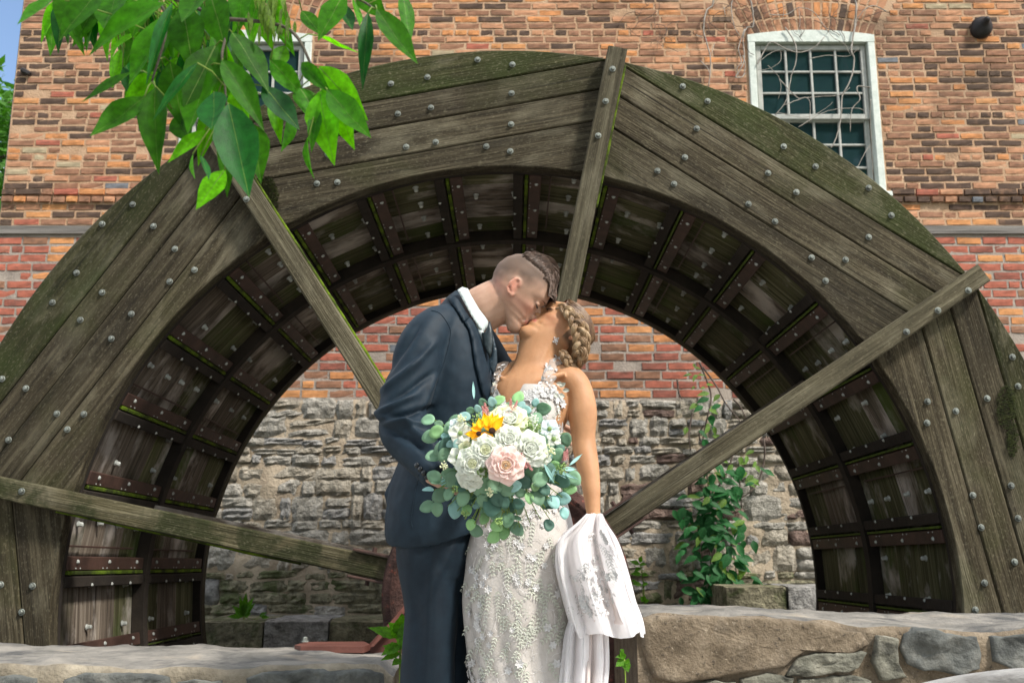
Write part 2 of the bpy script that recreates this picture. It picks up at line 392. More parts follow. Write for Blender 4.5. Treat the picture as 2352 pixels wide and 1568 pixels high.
while z < ZT: 
    rows.append((z, .0635, z < Z_LEDGE)); z += .0635
for ri, (z, ch, low) in enumerate(rows):
    hdr = ri % 6 == 3 and not (low and z < 3.4)
    pitch = .108 if hdr else .213
    x = XL + (0 if ri % 2 else -pitch*.5) + rb.uniform(-.02, .02)*0
    proud = .03 if (Z_LEDGE-.035 < z < Z_LEDGE+.10) else 0
    while x < XR:
        Lp = pitch*rb.uniform(.93, 1.07)
        if not hdr and rb.random() < .12: Lp = .108*rb.uniform(.9, 1.2)
        x0, x1 = max(x, XL), min(x+Lp, XR); x += Lp
        zc = z + ch/2
        for part in (0,):
            bl = blocked(x0, x1, zc)
            segs = [(x0, x1)]
            if bl: segs = [(x0, min(x1, bl[0])), (max(x0, bl[1]), x1)]
            for s0, s1 in segs:
                if s1-s0 < .035: continue
                bricks.append((( s0+s1)/2, zc + rb.uniform(-.0025, .0025), s1-s0-rb.uniform(.011, .017), ch-rb.uniform(.011, .015), None, zone_colour((s0+s1)/2, zc, hdr, low), proud + rb.uniform(-.003, .003) - (.014 if rb.random() < .03 else 0)))
vis = []; rest = []
for b in bricks:
    (rest if (occluded(b[0], b[1]) or 1300 > proj((b[0], WD, b[1]))[0] and b[2] < .15) else vis).append(b)
vis.sort(key=lambda b: -b[2]*b[3]/(WD*cos(PITCH)+(b[1]-CAMZ)*sin(PITCH))**2)
rest += vis[270:]; vis = vis[:270]
def brick_xf(b):
    ty = 's' if b[2] > .14 else 'h'; L0 = .2 if ty == 's' else .096
    return ty, (b[2]/L0, 1, b[3]/.054)
for b in vis:
    ty, sc = brick_xf(b)
    inst('brick', brick_data(ty, rb.randrange(6), b[5]), mill, (b[0], -b[6]-.002, b[1]), (0, rb.uniform(-.012, .012), 0), sc)
m = MB()
for b in rest:
    ty, sc = brick_xf(b); V, F = BM[ty, rb.randrange(6)]; an = rb.uniform(-.012, .012)
    m.add([(b[0]+v[0]*sc[0]+v[2]*an, v[1]-b[6]-.002, b[1]+v[2]*sc[2]-v[0]*an) for v in V], F, BRI[b[5]])
tag(m.obj('brickwork', BRL, mill), kind='stuff')
# bricks of the segmental arches
for wi, w_ in enumerate(WINS):
    cx = (w_[0]+w_[1])/2; cz = w_[3]-1.17
    mm = MB()
    for ring in range(3):
        r0 = 1.185 + ring*.125*1.2; hgt = .14; n = 17
        for k in range(n):
            an = radians(lerp(-26.5, 26.5, (k+.5)/n)); cc = rb.choice(['brown', 'brown', 'dark', 'salmon', 'salmon', 'orange', 'brown'])
            rr = r0 + hgt/2 + .0
            # bottom ends follow the flat curve of the frame
            V, F = BM['h', rb.randrange(6)]
            sx = .0555*(r0/1.185)/.054; sz = hgt/.096
            c, s = cos(an), sin(an)
            Vn = []
            for v in V:
                a, b_ = v[2]*sx, v[0]*sz+rr
                Vn.append((cx + a*c + b_*s, v[1]-.001-rb.uniform(0, .001), cz + b_*c - a*s - (1-c)*1.17*-.62))
            if wi == 0:
                mk('arch_brick', Vn, F, BR[cc], mill, smooth=False)
            else: mm.add(Vn, F, BRI[cc])
    if wi: tag(mm.obj('arch_brickwork', BRL, mill), kind='stuff')
# ledge under the upper brickwork and the grey timber band
m = MB(); m.box((0+(XL+XR)/2, .004, (Z_B0+Z_B1)/2), (XR-XL, .05, Z_B1-Z_B0-.006)); m.obj('timber_band', M_timber, mill)
# rubble stone base
def stone_mesh(Wd, H, seed, m, nx=5, nz_=4, dep=.05):
    r = random.Random(seed); V = []; F = []; off = r.uniform(0, 99)
    def edge(u, v):
        # rounded uneven outline, u,v in -1..1
        k = 1 - .08*max(0, abs(u)*abs(v))**2
        return u*k + .13*noise.noise(Vector((u*1.7+off, v*1.7, 5))), v*k + .13*noise.noise(Vector((u*1.7, v*1.7+off, 9)))
    for j in range(nz_+1):
        for i in range(nx+1):
            u = i/nx*2-1; v = j/nz_*2-1; eu, ev = edge(u, v)
            rim = max(abs(u), abs(v)); d = dep*(1-.42*rim**8) + (.020*noise.noise(Vector((u*1.4+off, v*1.4, off))) if rim < .99 else 0) + .020*noise.noise(Vector((u*3+off, v*3, 1)))
            V.append((eu*Wd/2, -d, ev*H/2))
    idx = [(i, 0) for i in range(nx+1)] + [(nx, k) for k in range(1, nz_+1)] + [(i, nz_) for i in range(nx-1, -1, -1)] + [(0, k) for k in range(nz_-1, 0, -1)]
    for k in range(nz_):
        for i in range(nx): a = k*(nx+1)+i; F.append([a, a+1, a+nx+2, a+nx+1])
    n0 = len(V)
    for i, k in idx:
        v = V[k*(nx+1)+i]; V.append((v[0]*1.02, .05, v[2]*1.02))
    N = len(idx)
    for t in range(N):
        a = idx[t][1]*(nx+1)+idx[t][0]; b = idx[(t+1) % N][1]*(nx+1)+idx[(t+1) % N][0]; F.append([b, a, n0+t, n0+(t+1) % N])
    return V, F
SM = []
for s in range(20):
    V, F = stone_mesh(1, 1, s, None, dep=.05); SM.append((V, F))
SDAT = {}
def stone_data(s, c, dep=0):
    k = (s, c)
    if k not in SDAT:
        me = bpy.data.meshes.new('stone'); me.from_pydata(SM[s][0], [], SM[s][1]); me.materials.append(STN[c]); SDAT[k] = me
    return SDAT[k]
rs = random.Random(5); stones = []; z = Z_ST - .008
while z > -.1:
    h = rs.choice([.07, .085, .10, .12, .15, .18]); x = XL + rs.uniform(0, .1)
    while x < XR:
        wd = rs.choice([.10, .14, .17, .21, .26, .34])*rs.uniform(.85, 1.1)
        if h > .13 and rs.random() < .45: 
            stones.append((x+wd/2, z-h*.26, wd-.02, h*.5-.018)); stones.append((x+wd/2, z-h*.76, wd-.02, h*.5-.018))
        else: stones.append((x+wd/2+rs.uniform(-.004, .004), z-h/2+rs.uniform(-.014, .014), wd-rs.uniform(.018, .034), h-rs.uniform(.014, .028)))
        x += wd
    z -= h
sv = [s for s in stones if not occluded(s[0], s[1]) and s[1] > .25]; ids = set(map(id, sv)); sr = [s for s in stones if id(s) not in ids]
sv.sort(key=lambda s: -s[2]*s[3]); sr += sv[290:]; sv = sv[:290]
def stone_col(x, z):
    if z < .75 and rs.random() < .65: return 3
    if x > .9 and rs.random() < .15: return 4
    return rs.choice([0, 0, 1, 1, 2, 0])
for x, z, a, b in sv:
    inst('stone', stone_data(rs.randrange(20), stone_col(x, z)), mill, (x, rs.uniform(.012, .026), z), (0, rs.uniform(-.05, .05), 0), (a*1.13, 1, b*1.27))
m = MB()
for x, z, a, b in sr:
    V, F = SM[rs.randrange(20)]; m.add([(x+v[0]*a*1.13, v[1]+.015, z+v[2]*b*1.27) for v in V], F, stone_col(x, z))
tag(m.obj('rubble_stonework', STN, mill, smooth=True), kind='stuff')
# low stone footings on the far side of the pit
def ledge(X0, X1, Yt, yf, hgt, lab):
    a = P(X0, Yt, yf); b = P(X1, Yt, yf); t = empty('stone_footing', ((a.x+b.x)/2, (yf+WD)/2, a.z-hgt), lab, 'stone ledge')
    x0, x1 = a.x-t.location.x, b.x-t.location.x; n = max(2, int((x1-x0)/.36)); x = x0; dep = WD-yf-.03
    for k in range(n):
        wd = (x1-x0)/n; sub = 10; V = []; F = []
        m = MB(); bm = bmesh.new(); bmesh.ops.create_cube(bm, size=1); bmesh.ops.subdivide_edges(bm, edges=bm.edges, cuts=6, use_grid_fill=True)
        for v in bm.verts:
            v.co = Vector((v.co.x*(wd-.012), v.co.y*dep, v.co.z*hgt)); q = v.co+Vector((x*3+k, 0, 0)); v.co += Vector((0, 1, 0))*(.02*fbm(q, 6)) + Vector((0, 0, 1))*(.010*fbm(q, 5)+ (-.012 if v.co.y < -dep*.45 else 0))
        me = bpy.data.meshes.new('block'); bm.to_mesh(me); bm.free(); me.materials.append(STN[2] if k % 2 else STN[3])
        inst('block', me, t, (x+wd/2, 0, hgt/2)); x += wd
    return t
ledge(455, 905, 1424, 7.35, .42, 'low dark stone footing below the wall, left of the groom')
ledge(1668, 1950, 1345, 7.2, .55, 'low dark stone block footing beside the green creeper')
# windows
def window(w_, wi):
    x0, x1, z0, z1 = w_; cx = (x0+x1)/2; win = bpy.data.objects.new('window', None); COL.objects.link(win); win.parent = mill; win.location = (cx, 0, z0)
    hw = (x1-x0)/2; H = z1-z0; fw = .062
    def arc_z(x): return H + .045*(1-(x/hw)**2) - .02
    m = MB()
    for s in (-1, 1): m.box((s*(hw-fw/2), .03, (H-.06)/2), (fw, .10, H-.06), ch=.006)
    N = 14; V = []; F = []
    for i in range(N+1):
        x = lerp(-hw, hw, i/N)
        V += [(x, -.022, H-.085), (x, -.022, arc_z(x)), (x, .08, arc_z(x)), (x, .08, H-.085)]
    for i in range(N):
        for k in range(4): F.append([i*4+k, i*4+(k+1) % 4, i*4+4+(k+1) % 4, i*4+4+k])
    F += [[0, 1, 2, 3], [N*4+3, N*4+2, N*4+1, N*4]]
    m.add(V, F); m.obj('frame', M_paint, win)
    m = MB(); m.box((0, 0, .02), (2*hw+.06, .14, .045), ch=.006); m.obj('sill', M_paint, win)
    # sashes
    iw = hw-fw-.012; zt = H-.10; zm = .5*(zt)+.02
    for nm, za, zb, y in (('upper', zm, zt, .035), ('lower', .05, zm+.03, .065)):
        m = MB(); st = .042
        for s in (-1, 1): m.box((s*(iw-st/2), y, (za+zb)/2), (st, .03, zb-za), ch=.004)
        m.box((0, y-.001, zb-st/2), (2*iw-2*st, .03, st), ch=.004); m.box((0, y-.001, za+st/2), (2*iw-2*st, .034, st*1.1), ch=.004)
        m.obj('sash', M_sash, win)
        gx0, gx1, gz0, gz1 = -iw+st, iw-st, za+st, zb-st
        for k in range(1, 4):
            m = MB(); m.box((lerp(gx0, gx1, k/4), y+.001, (gz0+gz1)/2), (.02, .022, gz1-gz0), ch=.003); m.obj('muntin', M_sash, win)
        for k in range(1, 3):
            m = MB(); m.box(((gx0+gx1)/2, y+.003, lerp(gz0, gz1, k/3)), (gx1-gx0, .020, .018), ch=.003); m.obj('muntin', M_sash, win)
        for i in range(4):
            for j in range(3):
                a = lerp(gx0, gx1, (i+.5)/4); b = lerp(gz0, gz1, (j+.5)/3); dx = (gx1-gx0)/4; dz = (gz1-gz0)/3
                t1, t2 = rb.uniform(-.0012, .0012), rb.uniform(-.0012, .0012)
                V = [(a+sx*dx/2, y+.012+sx*t1+sz*t2+oy, b+sz*dz/2) for oy in (0, .004) for sx, sz in ((-1, -1), (1, -1), (1, 1), (-1, 1))]
                mk('pane', V, [[0, 1, 2, 3], [7, 6, 5, 4], [0, 4, 5, 1], [1, 5, 6, 2], [2, 6, 7, 3], [3, 7, 4, 0]], M_glass, win, smooth=False)
for i, w_ in enumerate(WINS): window(w_, i)
# iron tie cap on the wall, tin bracket on the corner and corner strip
c = P(2250, 70, WD); m = MB(); V = []; F = []
prof = [(.0, .085), (.02, .092), (.05, .092), (.08, .078), (.105, .05), (.125, .03), (.15, .026), (.165, .018), (.17, .002)]
for i, (d, r) in enumerate(prof):
    for k in range(18): a = 2*pi*k/18; V.append((c.x + r*cos(a)+d*.10, -d*.8, c.z + r*sin(a)+d*.25))
for i in range(len(prof)-1):
    for k in range(18): F.append([i*18+k, i*18+(k+1) % 18, (i+1)*18+(k+1) % 18, (i+1)*18+k])
F.append([(len(prof)-1)*18+k for k in range(18)]); mk('iron_cap', V, F, M_iron, mill)
m = MB(); c = P(62, 168, WD); m.box((c.x+.0, -.02, c.z), (.09, .05, .04), Matrix.Rotation(.5, 3, 'Y'), ch=.01); m.obj('tin_bracket', M_iron, mill)
m = MB(); m.tube([(XL-.004, .02, .0), (XL-.004, .02, 6.3)], .008, 8); m.obj('corner_conduit', M_timber, mill)

# ---------------------------------------------------------------- water wheel
wheel = empty('water_wheel', (WCX, D1, WCZ), 'huge weathered wooden water wheel with bolted plank rim and iron hub', 'water wheel')
RO, RI = .5625*D1, .4302*D1; T2, T3 = .2464*D1, .4956*D1
def wang(a, b):
    p, q = P(*a, D1), P(*b, D1); return atan2(p.z-q.z, p.x-q.x)
ss_ = [wang((0, 1128), (870, 1310)), wang((560, 435), (880, 925)), wang((1410, 130), (1300, 690)), wang((2265, 650), (1400, 1210))]
A0 = sum(s-k*pi/4 for s, k in zip(ss_, (3, 2, 1, 0)))/4
def plank_mesh(v0, v1, th, mt, seed, nm='rim_plank'):
    t8 = tan(pi/8); um = RO*sin(pi/8); N = 26; cols = []; r = random.Random(seed)
    us = [lerp(-um, um, i/N) for i in range(N+1)]
    for u in us + [None]:
        if u is None: break
        lo = max(v0, sqrt(max(0, RI*RI-u*u)), abs(u)/t8); hi = min(v1, sqrt(RO*RO-u*u))
        if hi > lo+.002: cols.append((u, lo, hi))
    # exact ends on the sector line
    ue = min(v1*t8, um)
    for s in (-1, 1):
        lo = ue/t8; hi = min(v1, sqrt(RO*RO-ue*ue)) if ue < um else lo+.001
        hi = max(hi, lo+.0012)
        if s < 0 and cols[0][0] > -ue+.004: cols.insert(0, (-ue, lo, hi))
        if s > 0 and cols[-1][0] < ue-.004: cols.append((ue, lo, hi))
    g = .0022; e = .006; V = []; F = []
    for u, lo, hi in cols:
        a, b = lo+g, hi-g; ee = min(e, (b-a)*.3); jj = .0015*noise.noise(Vector((u*6, seed, 1)))
        V += [(u, e, a), (u, jj, a+ee), (u, jj, (a+b)/2), (u, jj, b-ee), (u, e, b), (u, th, b), (u, th, a)]
    n = len(cols)
    for i in range(n-1):
        for k in range(7): F.append([i*7+k, i*7+(k+1) % 7, i*7+7+(k+1) % 7, i*7+7+k])
    F += [list(range(7)), [(n-1)*7+k for k in range(6, -1, -1)]]
    me = bpy.data.meshes.new(nm); me.from_pydata(V, [], F); me.materials.append(mt)
    return me
vb = [RI*cos(pi/8)-.01, .806*RO, .866*RO, .922*RO, RO]
PM = [[plank_mesh(vb[i]+(d if i else 0), vb[i+1]+(d if i < 3 else 0), .07, W_rimg if i == 3 else W_rim, i+10*q) for i in range(4)] for q, d in enumerate((0, .012, -.01))]
for s in range(8):
    th = A0 + pi/8 + s*pi/4
    for i in range(4):
        inst('rim_plank', PM[s % 3][i], wheel, (0, 0, 0), (0, pi/2-th, 0))
        if s in (0, 1, 2, 3): inst('rear_rim_plank', PM[(s+1) % 3][i], wheel, (0, T3-.07, 0), (0, pi/2-th, 0))
# spokes
def spoke(th, y0, mt, r1=RO+.02, r0=.30, wd=.094, dp=.085, ci=0):
    N = 10; V = []; F = []; e = .006
    for i in range(N+1):
        r = lerp(r0, r1, i/N); j = .0025*noise.noise(Vector((r*2, th, 0)))
        for a, b in ((-1, e), (-1+e*2/wd, 0), (1-e*2/wd, 0), (1, e), (1, dp), (-1, dp)): V.append((r, b, a*wd/2+j))
    for i in range(N):
        for k in range(6): F.append([i*6+k, i*6+(k+1) % 6, i*6+6+(k+1) % 6, i*6+6+k])
    F += [list(range(6)), [N*6+k for k in range(5, -1, -1)]]
    me = bpy.data.meshes.new('spoke'); me.from_pydata(V, [], F); me.materials.append(mt)
    return inst('spoke', me, wheel, (0, y0, 0), (0, -th, 0))
for k in range(-1, 5):
    th = A0 + k*pi/4
    spoke(th, -.087, W_spokem if k == 3 else W_spoke)
    spoke(th, T2-.087, W_sole, r1=RI+.02)
    # moss along the upper edge
    if k in (1, 2, 3):
        sg = -1 if k == 1 else (1 if k == 3 else -1)
        m = MB(); pts = []; 
        for i in range(40):
            r = lerp(.9 if k > 1 else 1.8, RO-.05 if k < 3 else 2.0, i/39)
            pts.append((r, -.055+.012*noise.noise(Vector((r*9, k, 0))), (.05 if k == 3 else -.05)))
        m.tube(pts, [.007+.007*max(0, fbm((r_[0]*5, k, 1))) for r_ in pts], 5)
        o = m.obj('moss', M_mossy, wheel, smooth=True); o.rotation_euler = (0, -th, 0); tag(o, kind='stuff')
# bolts
def bolt_mesh(nm, R, hx, hh, wh):
    m = MB(); V = []; F = []
    prof = [(R, 0), (R, -wh*.7), (R*.9, -wh), (hx*1.02, -wh)]
    N = 12
    for r, y in prof:
        for k in range(N): a = 2*pi*k/N; V.append((r*cos(a), y, r*sin(a)))
    for i in range(3):
        for k in range(N): F.append([i*N+k, i*N+(k+1) % N, (i+1)*N+(k+1) % N, (i+1)*N+k])
    m.add(V, F); V = []; F = []
    for r, y in ((hx, -wh), (hx, -wh-hh*.8), (hx*.72, -wh-hh)):
        for k in range(6): a = 2*pi*k/6; V.append((r*cos(a), y, r*sin(a)))
    for i in range(2):
        for k in range(6): F.append([i*6+k, i*6+(k+1) % 6, (i+1)*6+(k+1) % 6, (i+1)*6+k])
    F.append([12+k for k in range(6)]); m.add(V, F)
    me = bpy.data.meshes.new(nm); me.from_pydata(m.V, [], m.F); me.materials.append(M_bolt); return me
B1 = bolt_mesh('bolt', .0150, .0100, .011, .004)
rim_bolts = [(898, 193), (982, 178), (1097, 138), (1177, 149), (914, 262), (990, 248), (1175, 215), (1174, 286), (933, 338), (1001, 327), (1172, 348), (1117, 337), (728, 422), (775, 419), (753, 355),
 (1568, 199), (1625, 233), (1800, 337), (1873, 383), (1600, 296), (1764, 398), (1829, 442), (1573, 362), (1719, 469), (1780, 509), (1510, 393), (1548, 423), (1995, 432), (2047, 495), (1995, 545), (1864, 592), (1942, 597), (1896, 645),
 (2325, 820), (2338, 887), (2267, 915), (2195, 944), (2130, 922), (2129, 971), (2322, 1115), (2234, 1137), (2253, 1211), (2261, 1338), (2240, 1400), (2338, 1190), (2330, 1290),
 (305, 470), (235, 515), (353, 520), (402, 572), (447, 620), (390, 647), (176, 627), (121, 695), (235, 672), (185, 735), (256, 778), (302, 721), (60, 892), (131, 950), (193, 951), (155, 986), (5, 870), (20, 1010), (2, 1342), (75, 1345), (50, 1405)]
for X, Y in rim_bolts:
    p = P(X, Y, D1)-wheel.location; inst('bolt', B1, wheel, (p.x, -.001, p.z), (0, random.random(), 0))
for X, Y in [(1407, 159), (1391, 233), (1374, 312), (2224, 667), (2154, 713), (2082, 762), (50, 1128), (566, 458)]:
    p = P(X, Y, D1-.088)-wheel.location; inst('bolt', B1, wheel, (p.x, -.088, p.z), (0, random.random(), 0))
# rings (front lip, middle, rear)
def ring(nm, y0, y1, r0, r1, segs=96, a0=-.6, a1=pi+.6):
    V = []; F = []
    for i in range(segs+1):
        a = lerp(a0, a1, i/segs); j = .004*noise.noise(Vector((a*5, y0, 0)))
        for r, y in ((r0+j, y0), (r1, y0), (r1, y1), (r0+j, y1)): V.append((r*cos(a), y, r*sin(a)))
    for i in range(segs):
        for k in range(4): F.append([i*4+k, i*4+(k+1) % 4, i*4+4+(k+1) % 4, i*4+4+k])
    F += [[0, 1, 2, 3], [segs*4+3, segs*4+2, segs*4+1, segs*4]]
    return mk(nm, V, F, M_ring, wheel, smooth=False)
ring('inner_ring', .071, .10, RI+.002, RI+.09); ring('middle_ring', T2-.035, T2+.035, RI-.012, RI+.05); ring('rear_ring', T3-.11, T3-.073, RI+.002, RI+.09)
ring('light_gap_backing', .08, T3-.03, RI+.105, RI+.115)  # added cylinder keeping sky light out of the gaps between sole boards
# sole boards, battens, steel plates
RS = RI+.045; seg = pi/16
def box_me(nm, dims, m, ch=.003):
    b = MB(); b.box((0, 0, 0), dims, ch=ch); me = bpy.data.meshes.new(nm); me.from_pydata(b.V, [], b.F); me.materials.append(m); return me
hw = RS*tan(seg/2)
halfs = [(.10, T2-.035), (T2+.035, T3-.11)]
SB = {}
for h, (ya, yb) in enumerate(halfs):
    n = 4 if h == 0 else 3
    for i in range(n):
        for g in (0, 1): SB[h, i, g] = (box_me('sole_board', (2*hw-.004, (yb-ya)/n-.006, .04), W_soleg if g else W_sole), lerp(ya, yb, (i+.5)/n))
B2 = bolt_mesh('bolt', .0150, .0105, .020, .006); B2.materials[0] = M_bolti
PL = [box_me('steel_plate', (.062, yb-ya-.03, .045), M_rust) for ya, yb in halfs]
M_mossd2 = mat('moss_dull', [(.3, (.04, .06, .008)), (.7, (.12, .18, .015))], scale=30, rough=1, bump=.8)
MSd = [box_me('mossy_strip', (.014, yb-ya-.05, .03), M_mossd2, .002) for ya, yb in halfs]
BT = [box_me('batten', (.05, yb-ya-.01, .05), M_ring, .004) for ya, yb in halfs]
MS = [box_me('mossy_strip', (.014, yb-ya-.05, .03), M_mossy, .002) for ya, yb in halfs]
RD = [box_me('tie_rod', (.008, (yb-ya)*.8, .012), M_rust, .001) for ya, yb in halfs]
riv = MB(); rr_ = random.Random(3); nb = 0
rv = [(.006, 0), (.006, -.0), (0, -.006)]
def rivet(c, R, s):
    V = [Vector((s*cos(2*pi*k/6), s*sin(2*pi*k/6), 0)) for k in range(6)] + [Vector((s*.6*cos(2*pi*k/6), s*.6*sin(2*pi*k/6), -s*.7)) for k in range(6)]
    riv.add([R @ (v + c) for v in V], [[k, (k+1) % 6, 6+(k+1) % 6, 6+k] for k in range(6)] + [[6, 7, 8, 9, 10, 11]])
for s in range(-3, 20):
    a = A0 + (s+.5)*seg*1.0 - .045; a_mid = a; be = pi/2-a_mid; R = Matrix.Rotation(be, 3, 'Y')
    for h in (0, 1):
        ya, yb = halfs[h]; n = 4 if h == 0 else 3
        for i in range(n):
            g = 1 if (s < 5 and rr_.random() < .72) or (rr_.random() < .22) or (i == n-1 and s < 14) else 0
            me, yc = SB[h, i, g]; tilt = rr_.uniform(-.004, .004)
            inst('sole_board', me, wheel, R @ Vector((0, yc, RS+.02+rr_.uniform(0, .005))), (0, be, 0))
        # bolts
        cols = [(.06, .12), (.06, -.07)] if s % 2 else [(.06, .02)]
        for i in range(n):
            if h == 1 and s < 2: continue
            for _, t in cols:
                if s % 2 and i % 2 == (0 if n == 4 else 1) : continue
                if nb < 210:
                    o = inst('bolt', B2, wheel, R @ Vector((t+rr_.uniform(-.01, .01), SB[h, i, 0][1]+rr_.uniform(-.03, .03), RS-.001)), (0, 0, 0))
                    o.rotation_euler = (R @ Matrix.Rotation(-pi/2, 3, 'X') @ Matrix.Rotation(pi, 3, 'X') @ Matrix.Rotation(0, 3, 'Z')).to_euler(); nb += 1
                    # local -y must look at the hub (-radial)
                    o.rotation_euler = (R @ Matrix(((1, 0, 0), (0, 0, 1), (0, -1, 0))).inverted()).to_euler()
        if s % 2 == 0:
            inst('tie_rod', RD[h], wheel, R @ Vector((-.09, (ya+yb)/2-.04, RS-.02)), (0, be, 0))
        # bar at the joint on the clockwise side
        b = a_mid - seg/2; b2 = pi/2-b; R2 = Matrix.Rotation(b2, 3, 'Y'); rj = RS/cos(seg/2)
        inst('batten', BT[h], wheel, R2 @ Vector((-.052, (ya+yb)/2, rj-.036)), (0, b2, 0))
        top_glow = 4 <= s <= 13  # moss near the top is brighter, translucent glow put into its colour
        inst('mossy_strip', (MS if top_glow else MSd)[h], wheel, R2 @ Vector((-.012, (ya+yb)/2, rj-.045)), (0, b2, 0), (1.2 if top_glow else (.8 if s < 6 else .4), 1, 1))
        inst('steel_plate', PL[h], wheel, R2 @ Vector((.03, (ya+yb)/2, rj-.031)), (0, b2, 0))
        L = yb-ya
        for f in (.12, .5, .88): rivet(Vector((.038, ya+L*f, rj-.054)), R2, .011)
        for f in (.1, .15, .42, .47, .62, .8, .85): rivet(Vector((.008, ya+L*f+.01, rj-.0535)), R2, .0042)
        for f in (.3, .55, .8): rivet(Vector((-.068, ya+L*f, rj-.062)), R2, .009)
tag(riv.obj('rivets', M_bolti, wheel), kind='stuff')
# hub
def disc(nm, prof, m, y0, N=64):
    V = []; F = []
    for r, y in prof:
        for k in range(N): a = 2*pi*k/N; V.append((r*cos(a), y+y0, r*sin(a)))
    for i in range(len(prof)-1):
        for k in range(N): F.append([i*N+k, i*N+(k+1) % N, (i+1)*N+(k+1) % N, (i+1)*N+k])
    F.append(list(range(N))); F.append([(len(prof)-1)*N+k for k in range(N)])
    return mk(nm, V, F, m, wheel)
disc('hub', [(.50, .05), (.52, .04), (.53, .0), (.528, -.12), (.515, -.14), (.49, -.145), (.49, -.15), (.46, -.12), (.15, -.12), (.13, -.2)], M_rusthub, -.03)
disc('axle', [(.09, -.35), (.09, T3+.2)], M_rusthub, 0, 24)
for k in range(-1, 5):
    th = A0+k*pi/4
    m = MB()
    for s in (-1, 1):
        m.box((.585, -.05, s*.056), (.20, .12, .010), ch=.002)
        for q in (.60,): m.tube([(q, -.06, s*.06), (q, -.06, s*.082)], .010, 6)
    o = m.obj('spoke_socket', M_rust, wheel); o.rotation_euler = (0, -th, 0)
# tufts of moss on the rim
def moss_patch(X, Y, rx, ry, n, y=D1-.005, sz=.012):
    m = MB(); r = random.Random(int(X))
    for i in range(n):
        a = r.uniform(0, 2*pi); q = sqrt(r.random()); p = P(X+rx*q*cos(a), Y+ry*q*sin(a), y)-wheel.location
        d = Vector((r.uniform(-1, 1), -1.2, r.uniform(-1, 1))).normalized()*sz*r.uniform(.5, 1.3); t = d.orthogonal().normalized()*sz*.35
        m.add([p-t, p+t, p+d], [[0, 1, 2]])
    tag(m.obj('moss_tuft', M_mossd, wheel), kind='stuff')
M_mossd = mat('moss_dark', [(.3, (.02, .028, .006)), (.7, (.07, .085, .02))], scale=30, rough=1, bump=0)
moss_patch(607, 455, 34, 52, 1500); moss_patch(2310, 935, 22, 50, 900); moss_patch(2325, 1010, 14, 40, 500); moss_patch(620, 500, 26, 22, 400)
moss_patch(770, 1300, 110, 18, 0)
# ---------------------------------------------------------------- people: tools
def remesh(V, F, vox, smooth=2, nm='m'):
    """voxel union of closed shapes -> one continuous skin (verts, faces)"""
    o = mk(nm, V, F)
    r = o.modifiers.new('r', 'REMESH'); r.mode = 'VOXEL'; r.voxel_size = vox
    if smooth: s = o.modifiers.new('s', 'SMOOTH'); s.factor = .5; s.iterations = smooth
    dg = bpy.context.evaluated_depsgraph_get(); me = bpy.data.meshes.new_from_object(o.evaluated_get(dg))
    Vn = [v.co.copy() for v in me.vertices]; Fn = [list(p.vertices) for p in me.polygons]
    bpy.data.objects.remove(o); bpy.data.meshes.remove(me)
    return Vn, Fn
def normals(V, F):
    me = bpy.data.meshes.new('n'); me.from_pydata(V, [], F); me.update(); N = [v.normal.copy() for v in me.vertices]; bpy.data.meshes.remove(me); return N
def setattr_(o, nm, vals):
    a = o.data.attributes.new(nm, 'FLOAT', 'POINT'); a.data.foreach_set('value', vals)
def lim(path, n=20, k=6):
    """path rows: (X, Y, y, half width in photo px across the view, half depth m) -> tube"""
    rows = catmull([list(map(float, r)) for r in path], k); pts = []; rad = []
    for X, Y, y, hw, hd in rows: pts.append(P(X, Y, y)); rad.append((hd, hw*y/FPX*1.0))
    return tube(pts, rad, n, True, up=(0, 1, 0))
class Surf:
    """something to lay garments details on, seen from the camera side"""
    def __init__(s, V, F): s.b = BVHTree.FromPolygons([tuple(v) for v in V], F)
    def hit(s, X, Y):
        h = s.b.ray_cast(Vector((0, 0, CAMZ)), raydir(X, Y).normalized()); return (h[0], h[1]) if h[0] is not None else (None, None)
    def at(s, X, Y, off=0, dflt=2.9):
        p, n = s.hit(X, Y)
        if p is None:
            # nearest hit by nudging
            for k in range(1, 30):
                for dx, dy in ((-k, 0), (k, 0), (0, -k), (0, k)):
                    p, n = s.hit(X+dx*2, Y+dy*2)
                    if p is not None:
                        q = P(X, Y, p.y); return q + Vector((0, -off, 0)), n
            return P(X, Y, dflt), Vector((0, -1, 0))
        return p - raydir(X, Y).normalized()*off, n
